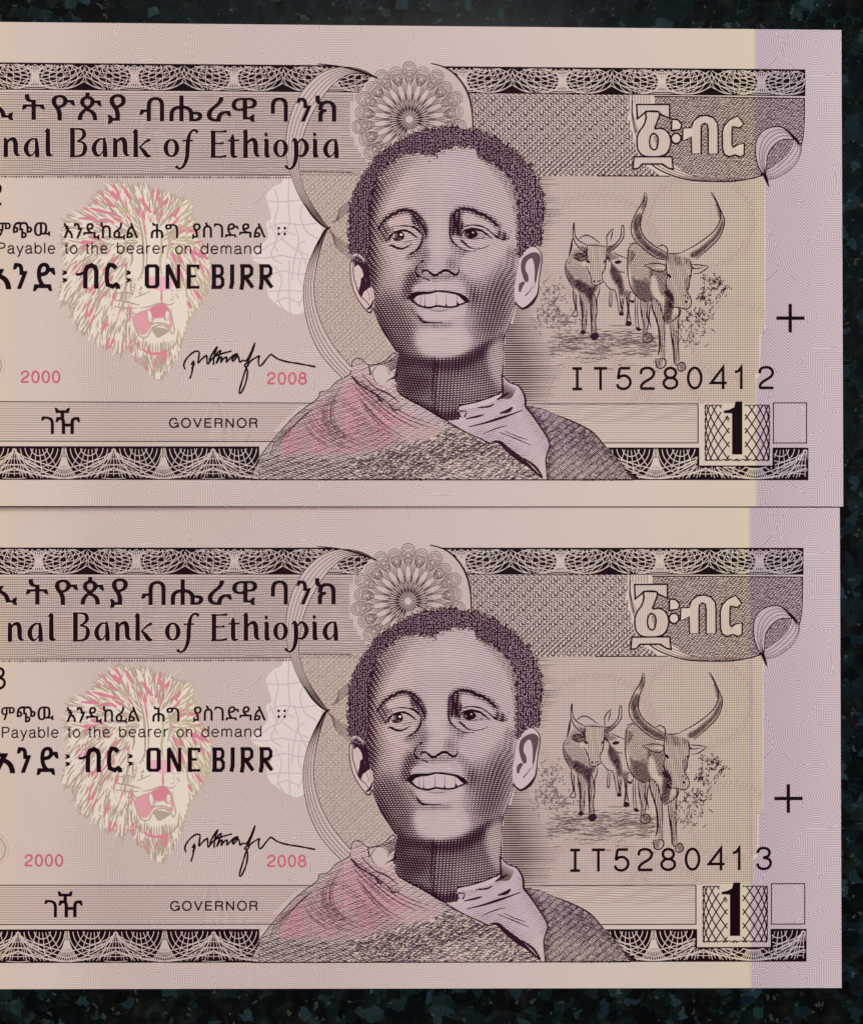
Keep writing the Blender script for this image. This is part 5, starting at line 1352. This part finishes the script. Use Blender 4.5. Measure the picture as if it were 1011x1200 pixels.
# ------------------------------------------------------------------ the cattle
C1 = Z(655, 255, 8.); C2 = Z(730, 285, 7.74); CA = Z(640, 210, 3.888)
def lines(k, T, lst, w=9, mat='violet', z=2.4):
    for l in lst:
        l = [(p[0], p[1], p[2] if len(p) > 2 else w) for p in l]
        l[0] = (l[0][0], l[0][1], l[0][2]*.55); l[-1] = (l[-1][0], l[-1][1], l[-1][2]*.55)
        k.ribbon(smooth(T(l), .8), mat, z, cap=.1)
def shade(k, T, polys, ang, pitch=1.6, mat='violet', dens=.62, z=1.8):
    """hatching laid inside each closed outline"""
    ca, sa = math.cos(math.radians(ang)), math.sin(math.radians(ang))
    for pts in polys:
        P = smooth(T(pts), 1, True); c = P.mean(0); lo_b = P.min(0)-4; hi_b = P.max(0)+4
        soft = Tone(math.floor(lo_b[0]), math.floor(lo_b[1]), math.ceil(hi_b[0]), math.ceil(hi_b[1])); soft.a = soft.mask(P, .9); R_ = np.hypot(*(P-c).T).max()+2
        t = np.arange(-R_, R_, .8)
        for o in np.arange(-R_, R_, pitch):
            x = c[0]+t*ca-o*sa; y = c[1]+t*sa+o*ca
            ok = (x > lo_b[0]) & (x < hi_b[0]) & (y > lo_b[1]) & (y < hi_b[1])
            k.ribbon(np.c_[x, y+.3*np.sin(t)], mat, z, w=pitch*dens*(.8+.4*RNG.random(len(t)))*soft(x, y)*ok, minw=.15)
def blot(k, T, pts, mat='violet', z=2.4): k.fill([tuple(p) for p in smooth(T(pts), .8, True)], mat, z)

k = Ink()
for q in ([(262, 262), (440, 272), (440, 400), (400, 560), (360, 640), (300, 600), (262, 480), (60, 460), (90, 370), (150, 300)],): k.fill([tuple(p) for p in C1(q)], 'sandlight', .85)
lines(k, C1, [[(137, 48), (130, 100), (128, 180), (150, 240), (190, 290), (230, 325), (258, 338)], [(140, 50), (142, 110), (152, 180), (192, 225), (264, 266)],
              [(186, 205), (220, 178), (260, 170), (310, 190), (378, 242)], [(262, 262), (340, 266), (444, 274)], [(440, 278), (500, 268), (545, 230), (575, 180), (582, 82)], [(582, 78), (596, 76), (604, 110), (600, 190), (560, 250), (510, 300), (455, 332)],
              [(450, 270), (444, 190), (470, 140), (505, 105)], [(505, 105), (492, 170), (478, 225)], [(130, 362), (180, 340), (265, 345)], [(135, 375), (190, 410), (240, 398), (268, 370)],
              [(262, 265), (256, 330), (262, 400)], [(245, 450), (275, 510), (295, 560), (300, 625)], [(300, 610), (320, 637), (360, 636), (400, 612), (415, 600)], [(442, 280), (438, 400), (428, 480), (400, 540), (412, 602)],
              [(122, 200, 14), (110, 290, 20), (90, 372, 10)], [(90, 380), (62, 430), (60, 520), (88, 590), (125, 660)], [(130, 650), (134, 760), (150, 860), (122, 915), (145, 932), (172, 915), (160, 850), (158, 720)],
              [(190, 690, 12), (202, 800, 14), (216, 900, 12), (212, 1050, 10)], [(262, 860), (252, 1000), (246, 1060)], [(288, 830, 12), (300, 920, 14), (300, 1085, 12)], [(378, 640), (374, 700), (350, 770), (352, 880), (340, 960), (345, 1085)],
              [(310, 690), (330, 740), (345, 800)], [(360, 640), (340, 700)], [(0, 1180, 4), (120, 1135, 5), (300, 1128, 5)]], 10)
shade(k, C1, [[(262, 265), (440, 275), (436, 400), (400, 560), (360, 636), (305, 610), (262, 480)]], 88, 2.0, dens=.22); shade(k, C1, [[(150, 300), (262, 340), (262, 420), (120, 400), (90, 460), (70, 440)]], 50, 1.9, dens=.4); shade(k, C1, [[(190, 700), (262, 780), (262, 860), (250, 1050), (212, 1050)], [(290, 830), (350, 770), (350, 880), (345, 1085), (300, 1085)]], 85, 1.9, dens=.3)
blot(k, C1, [(245, 402), (275, 405), (292, 425), (270, 430), (255, 418)], 'ink'); blot(k, C1, [(440, 368), (448, 392), (430, 420), (412, 438), (414, 420), (432, 396)], 'ink')
blot(k, C1, [(318, 595), (330, 592), (335, 608), (322, 612)], 'ink'); lines(k, C1, [[(350, 600), (375, 600), (392, 588)]], 10)
blot(k, C1, [(196, 1075), (220, 1055), (246, 1070), (240, 1095), (212, 1100)]); blot(k, C1, [(288, 1112), (318, 1088), (352, 1085), (372, 1112), (352, 1145), (310, 1150)])
shade(k, C1, [[(165, 580), (230, 605), (300, 645), (358, 645), (325, 720), (302, 850), (278, 800), (240, 730), (190, 690), (160, 640)]], 35, 1.5, dens=.86)
shade(k, C1, [[(64, 460), (100, 520), (165, 600), (195, 700), (130, 650), (80, 570)], [(200, 270), (262, 290), (262, 335), (225, 322)], [(448, 285), (520, 262), (560, 240), (500, 300), (455, 330)], [(150, 350), (260, 350), (250, 385), (190, 402), (150, 385)]], 40, 1.5, dens=.75)
shade(k, C1, [[(95, 400), (200, 420), (255, 500), (290, 620), (230, 600), (150, 560), (80, 470)]], 70, 2.0, dens=.28)
shade(k, C1, [[(200, 800), (215, 900), (212, 1050), (228, 1050), (232, 900), (222, 780)], [(290, 850), (302, 920), (302, 1080), (316, 1080), (316, 900), (310, 800)], [(134, 700), (150, 860), (140, 900), (160, 860), (150, 720)]], 85, 1.2, dens=.6)
k.build('cow', note)

k = Ink()
lines(k, C1, [[(500, 328), (560, 358), (645, 392)], [(448, 345), (470, 400), (495, 448), (480, 540)], [(570, 512, 16), (605, 518, 12)], [(415, 602), (470, 670), (520, 690), (545, 800), (560, 900)], [(475, 680), (470, 820), (488, 828), (494, 690)],
              [(560, 720), (570, 800), (582, 870), (562, 912), (598, 916), (592, 860), (602, 760)], [(610, 700, 12), (642, 850, 12), (632, 960, 12), (622, 1008, 8)], [(665, 690), (652, 850), (660, 930), (678, 1000)], [(470, 1015, 5), (560, 1018, 5), (700, 1012, 5)], [(452, 355), (455, 420)]], 9)
shade(k, C1, [[(485, 450), (480, 540), (520, 620), (550, 660), (560, 720), (600, 740), (606, 650), (590, 580), (570, 520), (520, 460)]], 60, 1.5, dens=.85)
shade(k, C1, [[(612, 700), (650, 700), (655, 850), (650, 960), (632, 960), (640, 850)], [(570, 780), (600, 760), (592, 880), (575, 870)], [(450, 290), (500, 350), (560, 372), (500, 400), (450, 400)]], 80, 1.4, dens=.6)
blot(k, C1, [(515, 425), (545, 405), (582, 412), (575, 430), (540, 438)]); blot(k, C1, [(620, 1008), (632, 975), (660, 975), (678, 1005), (650, 1022)]); blot(k, C1, [(562, 905), (580, 890), (600, 900), (598, 918), (572, 920)])
k.build('cow', note)

k = Ink()
k.fill([tuple(p) for p in C2([(95, 20), (300, 150), (395, 150), (600, 150), (620, 400), (600, 590), (500, 590), (505, 1060), (430, 1080), (425, 740), (370, 720), (370, 1050), (310, 1050), (260, 560), (150, 510), (50, 340), (45, 120)])], 'sandlight', .85)
hornL = [(447, 63), (440, 100), (405, 160), (385, 220), (396, 270), (440, 318), (495, 358), (542, 372), (553, 345), (548, 335), (495, 308), (448, 268), (428, 220), (432, 170), (455, 110), (456, 68)]
hornR = [(748, 63), (775, 110), (800, 160), (810, 200), (790, 262), (745, 312), (680, 368), (655, 355), (640, 335), (612, 338), (690, 295), (760, 240), (790, 185), (786, 130), (758, 68)]
for h in (hornL, hornR): k.fill([tuple(p) for p in smooth(CA(h), 1, True)], 'sandlight', .85)
lines(k, CA, [[(447, 63, 6), (440, 100), (405, 160), (385, 220), (396, 270), (440, 318), (495, 358), (542, 372)], [(456, 68), (455, 110), (432, 170), (428, 220), (448, 268), (495, 308), (550, 340)], [(447, 63), (456, 68)],
              [(748, 63), (775, 110), (800, 160), (810, 200), (790, 262), (745, 312), (680, 368)], [(758, 68), (786, 130), (790, 185), (760, 240), (690, 295), (612, 338)], [(748, 63), (758, 68)], [(505, 312), (525, 302), (545, 312), (551, 330), (545, 375)], [(548, 340), (580, 342), (614, 338)],
              [(375, 300), (400, 292), (412, 300)]], 5.0, z=2.6)
shade(k, CA, [[(398, 225), (420, 225), (445, 275), (495, 318), (548, 345), (540, 368), (490, 348), (440, 310), (405, 265)], [(800, 185), (806, 205), (786, 258), (740, 308), (678, 360), (652, 345), (700, 312), (760, 260), (790, 210)], [(405, 170), (430, 160), (425, 220), (392, 225)], [(445, 80), (455, 80), (448, 120), (430, 140)], [(772, 110), (785, 130), (800, 180), (788, 180)]], 38, 1.5, dens=.82)
lines(k, C2, [[(190, 205), (250, 190), (330, 190), (388, 210)], [(195, 210), (240, 228), (275, 252), (330, 264), (378, 250), (388, 215)], [(612, 198), (680, 200), (772, 214)], [(772, 216), (740, 245), (690, 275), (632, 282)], [(610, 200, 6), (625, 225, 16), (650, 235, 10), (720, 225, 6)],
              [(395, 110), (388, 200), (396, 300), (385, 370), (400, 430), (448, 490), (456, 583)], [(600, 150), (618, 230), (602, 340), (596, 400), (572, 440), (602, 490), (617, 545), (596, 590), (560, 602), (500, 586), (452, 586)],
              [(98, 8), (50, 50), (40, 120), (38, 250), (50, 340), (68, 405), (110, 470), (150, 510), (235, 540)], [(0, 265, 14), (12, 268, 8)], [(500, 590), (502, 650), (470, 690), (395, 742)], [(505, 595), (520, 620), (512, 660)],
              [(250, 500, 12), (265, 600, 14), (300, 700, 16), (322, 800, 14), (328, 950, 16), (310, 1025, 14)], [(330, 540), (345, 620), (372, 740), (372, 1052)], [(425, 740, 12), (436, 850, 14), (455, 950, 16), (460, 1085, 16)], [(512, 610), (500, 720), (495, 900), (506, 1070)],
              [(150, 510), (165, 640), (185, 740), (182, 830)], [(225, 545), (214, 650), (226, 720), (212, 820)], [(108, 480), (108, 640), (115, 775)], [(245, 560, 14), (232, 680, 14), (250, 775, 10)], [(130, 500), (128, 640), (140, 770)], [(270, 500), (300, 520), (340, 590)], [(0, 1040, 4), (120, 1000, 5), (260, 1010, 4)], [(20, 860, 4), (90, 880, 5), (170, 872, 4)]], 9.5, z=2.6)
lines(k, C2, [[(290, 1055), (375, 1055), (380, 1110), (340, 1140), (300, 1122), (290, 1058)], [(495, 1100), (520, 1085), (550, 1092), (562, 1140), (525, 1165), (492, 1145), (495, 1100)], [(180, 835), (235, 820), (268, 875), (222, 905), (180, 885), (180, 835)], [(460, 1085), (480, 1110), (500, 1105)]], 11, z=2.6)
for c_, r in (((75, 490), 34),):
    lines(k, C2, [[(c_[0]+r*math.cos(t), c_[1]+r*1.3*math.sin(t)) for t in np.linspace(0, 6.3, 16)]], 8)
blot(k, C2, [(400, 285), (420, 285), (432, 312), (420, 320), (405, 305)], 'ink'); blot(k, C2, [(588, 302), (615, 288), (622, 298), (600, 312)], 'ink'); blot(k, C2, [(555, 535), (570, 522), (582, 535), (568, 548)], 'ink'); blot(k, C2, [(110, 775), (140, 765), (160, 790), (135, 802)]); blot(k, C2, [(60, 520), (90, 525), (100, 540), (75, 545)])
shade(k, C2, [[(395, 120), (600, 150), (618, 230), (598, 400), (612, 545), (560, 600), (456, 583), (448, 490), (396, 400)]], 86, 2.1, dens=.26); shade(k, C2, [[(100, 20), (300, 150), (380, 200), (235, 240), (235, 330), (75, 300), (60, 200)]], 60, 2.0, dens=.3); shade(k, C2, [[(255, 520), (340, 540), (372, 740), (370, 1050), (328, 1050), (322, 800)], [(425, 740), (500, 650), (498, 900), (500, 1070), (460, 1080)], [(150, 520), (225, 545), (216, 700), (212, 820), (185, 830)]], 86, 2.0, dens=.34)
shade(k, C2, [[(235, 240), (380, 255), (385, 350), (450, 470), (456, 580), (440, 600), (380, 500), (330, 450), (300, 330)]], 75, 1.6, dens=.60)
shade(k, C2, [[(385, 430), (450, 490), (450, 590), (432, 700), (392, 735), (365, 690), (370, 580)], [(235, 242), (270, 255), (250, 330), (238, 320)]], 70, 1.4, dens=.86)
shade(k, C2, [[(75, 300), (110, 330), (235, 330), (246, 420), (272, 500), (235, 538), (150, 508), (92, 440)]], 30, 1.5, dens=.62); shade(k, C2, [[(75, 300), (110, 330), (235, 380), (246, 440), (272, 500), (235, 538), (150, 508)]], -35, 1.9, dens=.42)
shade(k, C2, [[(50, 55), (110, 100), (90, 150), (60, 200), (40, 245), (45, 130)], [(182, 840), (235, 825), (262, 875), (220, 898)], [(500, 1100), (548, 1095), (555, 1140), (520, 1158)], [(300, 1062), (340, 1062), (345, 1130), (305, 1115)]], 80, 1.5, dens=.55)
shade(k, C2, [[(440, 760), (455, 900), (470, 1070), (485, 1060), (478, 900), (460, 760)], [(325, 800), (330, 950), (318, 1030), (345, 1000), (345, 820)], [(400, 110), (595, 150), (560, 200), (420, 190)], [(560, 330), (600, 330), (590, 430), (560, 440)]], 85, 1.8, dens=.30)
k.build('cow', note)

# scrub and trodden ground, drawn as loose strokes
k = Ink()
rg = np.random.default_rng(17)
def scrub(cx, cy, rx, ry, n, w, mat):
    for _ in range(n):
        x, y = cx+rg.normal(0, rx), cy+rg.normal(0, ry); a = rg.uniform(-2.6, -.4); L = rg.uniform(1.5, 6)
        t = np.linspace(0, 1, 6)
        k.ribbon(np.c_[x+L*t*math.cos(a)+1.2*np.sin(t*5+x), y+L*t*math.sin(a)+1.*np.cos(t*6+y)], mat, 1.6, w=w*np.array([.4, 1, 1.2, .9, .7, .3]), clip=no_sil)
for c in ((838, 340, 8, 6, 46, .9), (826, 352, 9, 5, 36, .8), (818, 372, 10, 5, 40, .9), (812, 386, 12, 8, 34, .7), (806, 400, 8, 6, 26, .7), (832, 330, 6, 5, 24, .8), (646, 350, 9, 12, 70, .8), (655, 372, 12, 8, 50, .8), (640, 372, 8, 8, 40, .7)): scrub(*c, 'violet' if c[0] > 700 else 'mid')
for _ in range(330):
    x, y = rg.uniform(640, 765), rg.normal(402, 11)
    if y < 385 and x > 700: continue
    L = rg.uniform(4, 22)
    t = np.linspace(0, 1, 6)
    k.ribbon(np.c_[x+L*t, y+.7*np.sin(t*4+x)], 'mid', 1.6, w=rg.uniform(.4, .95)*np.array([.3, 1, .8, 1.1, .8, .2]))
k.build('scrub_and_ground', note, kind='stuff')
# ------------------------------------------------------------------ lion head in tint
LN = Z(60, 200, 4.615)
rg = np.random.default_rng(9)
lo_ = [(350, 62), (380, 72), (430, 92), (500, 82), (560, 112), (620, 132), (690, 155), (765, 180), (752, 235), (770, 290), (805, 380), (850, 450), (860, 530), (840, 640), (800, 720), (745, 800), (722, 880), (690, 970), (640, 1060), (585, 1128), (545, 1100), (500, 1045), (460, 1020), (415, 945), (380, 985),
       (330, 950), (265, 940), (220, 890), (160, 860), (120, 790), (98, 720), (50, 690), (60, 600), (85, 520), (75, 440), (65, 370), (80, 290), (115, 240), (200, 205), (240, 140), (300, 110)]
LO = smooth(LN(lo_), 1.2, True)
d = np.arange(len(LO)); nrm = np.gradient(LO, axis=0); nrm = np.c_[-nrm[:, 1], nrm[:, 0]]/(np.hypot(*nrm.T)[:, None]+1e-9)
LOJ = LO+nrm*(1.1*np.sin(d*1.15)+.8*np.sin(d*.53+1))[:, None]
ln = Ink()
ln.fill([tuple(p) for p in LOJ], 'lioncream', .6)
CX, CY = LN([(545, 400)])[0]
inL = lambda x, y: inside(LO, x, y)
def strand(x, y, L, w, mat, z, jit=.13, bend=0.):
    a = math.atan2(y-CY, x-CX)
    # hair falls away from the brow and downwards
    vx, vy = math.cos(a), math.sin(a)
    if y > CY: vy += .9; 
    n = math.hypot(vx, vy); a = math.atan2(vy/n, vx/n)+rg.normal(0, jit)
    t = np.linspace(-.5, .5, 9); an = a+bend*t*2.2
    dx = np.cumsum(np.cos(an))*L/9; dy = np.cumsum(np.sin(an))*L/9
    prof = np.sin(np.linspace(.12, math.pi-.02, 9))**.8
    ln.ribbon(np.c_[x+dx-dx[4], y+dy-dy[4]], mat, z, w=w*prof)
face_no = lambda x, y: ((x-CX+1)/25.)**2+((y-(CY+26))/56.)**2 < 1
muz = lambda x, y: ((x-(CX+9))/34.)**2+((y-(CY+78))/44.)**2 < 1
G = 4.6
pts = []
for gx in np.arange(66, 250, G):
    for gy in np.arange(210, 446, G*1.35):
        x, y = gx+rg.uniform(-1.6, 1.6), gy+rg.uniform(-2.2, 2.2)
        if inside(LO, np.array([x]), np.array([y]))[0] and not face_no(x, y) and not muz(x, y): pts.append((x, y))
for x, y in pts:
    rr = math.hypot((x-CX)/80, (y-CY-20)/110)
    u = rg.random()
    bend = .25*math.sin(x*.09+y*.05)+rg.normal(0, .12)
    if u < .62: strand(x, y, rg.uniform(14, 27), rg.uniform(1.5, 2.5), 'taupe' if x < 205 else 'olive', 1.2, bend=bend)
    elif u < .80 and rr < 1.12: strand(x, y, rg.uniform(11, 21), rg.uniform(2.4, 4.2), 'pink', 1.3, bend=bend)
    else: strand(x, y, rg.uniform(14, 26), rg.uniform(1.6, 2.6), 'lioncream', 1.5, bend=bend)
i = 0
while i < len(LO):      # fringe of tips
    x, y = LO[i]; strand(x, y, rg.uniform(6, 11), rg.uniform(1.0, 1.7), 'taupe' if x < 215 else 'olive', .5 if i % 2 else 1.4, jit=.18); i += 3
def lf_(pts, mat='taupe', w=9, z=1.6):
    pts = [(p[0], p[1], p[2] if len(p) > 2 else w) for p in pts]
    pts[0] = (*pts[0][:2], pts[0][2]*.4); pts[-1] = (*pts[-1][:2], pts[-1][2]*.4)
    ln.ribbon(smooth(LN(pts), .8), mat, z)
def lb(pts, mat, z=1.6): ln.fill([tuple(p) for p in smooth(LN(pts), .9, True)], mat, z)
lb([(505, 590), (560, 575), (640, 580), (660, 620), (640, 645), (612, 650), (598, 668), (585, 648), (545, 640), (520, 615)], 'pinklight')
lf_([(598, 650), (598, 690), (600, 722)], 'pink', 12)
lb([(438, 790), (470, 765), (520, 748), (560, 735), (600, 712), (640, 745), (655, 790), (660, 850), (640, 865), (600, 835), (550, 845), (520, 890), (490, 900), (462, 870)], 'lioncream', 1.7)
lb([(446, 790), (480, 766), (520, 752), (560, 735), (600, 716), (640, 748), (652, 795), (655, 845), (640, 856), (600, 830), (550, 838), (520, 880), (488, 890), (462, 860)], 'tongue', 1.75)
lb([(450, 792), (480, 768), (520, 758), (515, 800), (530, 835), (515, 872), (490, 888), (465, 865), (455, 830)], 'pink', 1.8)
lb([(540, 745), (570, 730), (600, 716), (634, 745), (632, 775), (600, 792), (560, 795), (542, 775)], 'pink', 1.8)
lb([(524, 762), (540, 770), (544, 800), (536, 824), (526, 800)], 'lioncream', 1.95); lb([(622, 765), (638, 770), (634, 808), (622, 800)], 'lioncream', 1.95); lb([(548, 812), (600, 800), (640, 815), (636, 836), (600, 826), (556, 834)], 'lioncream', 1.92)
lb([(565, 815), (600, 808), (615, 828), (590, 835), (570, 830)], 'pinklight', 1.9)
for s in ([(440, 770), (442, 800), (455, 850), (480, 895), (515, 903), (545, 862), (560, 845), (600, 838), (640, 860), (655, 885), (668, 860), (655, 800), (650, 745)], [(520, 760), (522, 800), (535, 825), (552, 818), (548, 790)], [(618, 770), (612, 800), (630, 810), (638, 780), (638, 750)],
          [(515, 838), (560, 828), (600, 826), (640, 838)], [(480, 745), (530, 738), (575, 722), (600, 715)], [(600, 715), (640, 728), (672, 712)], [(470, 780), (440, 770), (432, 740)]):
    lf_(s, 'taupe', 7, 2.0)
lb([(545, 850), (600, 852), (640, 868), (612, 890), (575, 905), (555, 880)], 'taupe', 1.9)
for i in range(15):   # beard
    x = 470+i*13.5; y0 = 935-abs(i-7)*2; lf_([(x, y0), (x+(i-7)*.6, y0+30), (x+(i-7)*.2, y0+52)], 'taupe', 7)
lb([(495, 960), (520, 978), (565, 985), (620, 972), (630, 985), (585, 1000), (530, 995), (500, 980)], 'pink', 1.7)
for i in range(34):
    x = rg.uniform(440, 690); y = rg.uniform(985, 1080)
    if abs(x-575) < (1130-y)*.9: lf_([(x, y), (x+(575-x)*.12, y+28), (x+(575-x)*.25, y+58)], 'taupe', rg.uniform(6, 10))
lf_([(440, 870), (455, 930), (490, 975)], 'taupe', 11); lf_([(690, 860), (678, 930), (640, 975)], 'taupe', 9)
# brow, bridge of the nose, eyes
for s, m_, w in (([(478, 150), (510, 190), (540, 230)], 'pink', 20), ([(500, 170), (520, 210), (545, 225)], 'pink', 14), ([(330, 110), (345, 140), (362, 165)], 'pink', 22), ([(395, 112), (420, 140), (435, 165)], 'pink', 16), ([(210, 205), (270, 222), (330, 235)], 'pink', 20), ([(280, 222), (330, 235), (372, 250)], 'pink', 16),
                ([(632, 150), (605, 180), (585, 210)], 'pink', 13), ([(145, 260), (200, 262), (250, 270)], 'pink', 16), ([(250, 275), (300, 270), (345, 285)], 'pink', 20), ([(640, 255), (660, 240), (682, 262)], 'pink', 16), ([(560, 180), (575, 220), (590, 260)], 'taupe', 13), ([(455, 140), (478, 180), (470, 230)], 'taupe', 14),
                ([(488, 240), (505, 300), (512, 360)], 'pink', 9), ([(500, 260), (510, 310), (520, 350)], 'pinklight', 9), ([(470, 260), (492, 340), (500, 450), (498, 560)], 'taupe', 12), ([(590, 330), (600, 420), (590, 500), (600, 570)], 'olive', 12), ([(620, 300), (640, 380), (625, 480)], 'olive', 15),
                ([(400, 330), (430, 350), (462, 345)], 'taupe', 14), ([(395, 380), (430, 395), (470, 385)], 'taupe', 12), ([(640, 350), (665, 358), (690, 350)], 'olive', 12), ([(425, 420), (440, 470), (430, 520)], 'taupe', 13), ([(690, 400), (680, 470), (690, 540)], 'olive', 13),
                ([(330, 700), (400, 710), (480, 730)], 'taupe', 11), ([(340, 735), (400, 745), (470, 745)], 'taupe', 9), ([(450, 690), (490, 675), (535, 655)], 'taupe', 7), ([(350, 670), (400, 660), (440, 668)], 'taupe', 10), ([(752, 440), (775, 480), (782, 495)], 'pink', 20), ([(745, 240), (730, 290), (735, 350)], 'olive', 20)):
    lf_([(*p, w) for p in s], m_, w, 1.9)
lb([(425, 352), (450, 338), (478, 350), (462, 366), (440, 368)], 'olive', 1.95); lb([(640, 355), (662, 342), (690, 350), (676, 368), (652, 370)], 'olive', 1.95)
lf_([(415, 345), (450, 328), (490, 350)], 'taupe', 10, 1.97); lf_([(632, 352), (662, 332), (700, 345)], 'taupe', 10, 1.97)
lf_([(500, 300), (520, 420), (515, 540)], 'taupe', 8, 1.9); lf_([(560, 240), (565, 330), (560, 420)], 'lioncream', 22, 1.92); lf_([(470, 600), (490, 560), (505, 520)], 'taupe', 8, 1.9); lf_([(650, 590), (640, 540), (625, 500)], 'taupe', 8, 1.9)
for _ in range(26):
    x, y = rg.uniform(425, 500), rg.uniform(575, 670); lf_([(x, y), (x+5, y+2), (x+10, y+1)], 'taupe', 7)
for _ in range(16):
    x, y = rg.uniform(640, 690), rg.uniform(640, 700); lf_([(x, y), (x+4, y+3), (x+8, y+4)], 'taupe', 6)
for x, y in ((350, 222), (368, 205), (385, 200), (400, 205), (415, 200), (430, 210)): lf_([(x+(395-x)*.3, y+30), (x, y)], 'olive', 12)
ln.build('lion_head', note)
# ------------------------------------------------------------------ place the notes
def parts_of(o): return [c for c in bpy.data.objects if c.parent is o]
def copy_tree(o, parent=None, skip=()):
    c = o.copy(); COL.objects.link(c); c.parent = parent
    for ch in parts_of(o):
        if ch.get('only_first'): continue
        copy_tree(ch, c)
    return c
note2 = copy_tree(note)
def walk(o):
    yield o
    for c in parts_of(o): yield from walk(c)
for o in walk(note2):
    if o.type == 'MESH':
        for s in o.material_slots:
            if s.material == M['paper']: s.link = 'OBJECT'; s.material = M['paper2']
for o in list(walk(note)):
    if 'only_first' in o: del o['only_first']
for f in SECOND: f(note2)

note.location = (0.0601530675, 0.0708100958, 0.0000007838+0.00002)
note.rotation_euler = Euler((0.0000805, 0.020129259, -0.00011362), 'XYZ')
note2.location = (0.0596284239, 0.00062412884, -0.0000087715+0.00001)
note2.rotation_euler = Euler((-0.00179606, -0.0000117533, -0.000590747), 'XYZ')
note2.scale = (0.9941931453, 0.9979725873, 1)
for o, lab in ((note, "upper lilac and beige one birr banknote, serial number ending 412, on black granite"),
               (note2, "lower lilac and beige one birr banknote, serial number ending 413, below the other note")):
    o['label'] = lab; o['category'] = 'banknote'; o['group'] = 'banknotes laid one under the other'
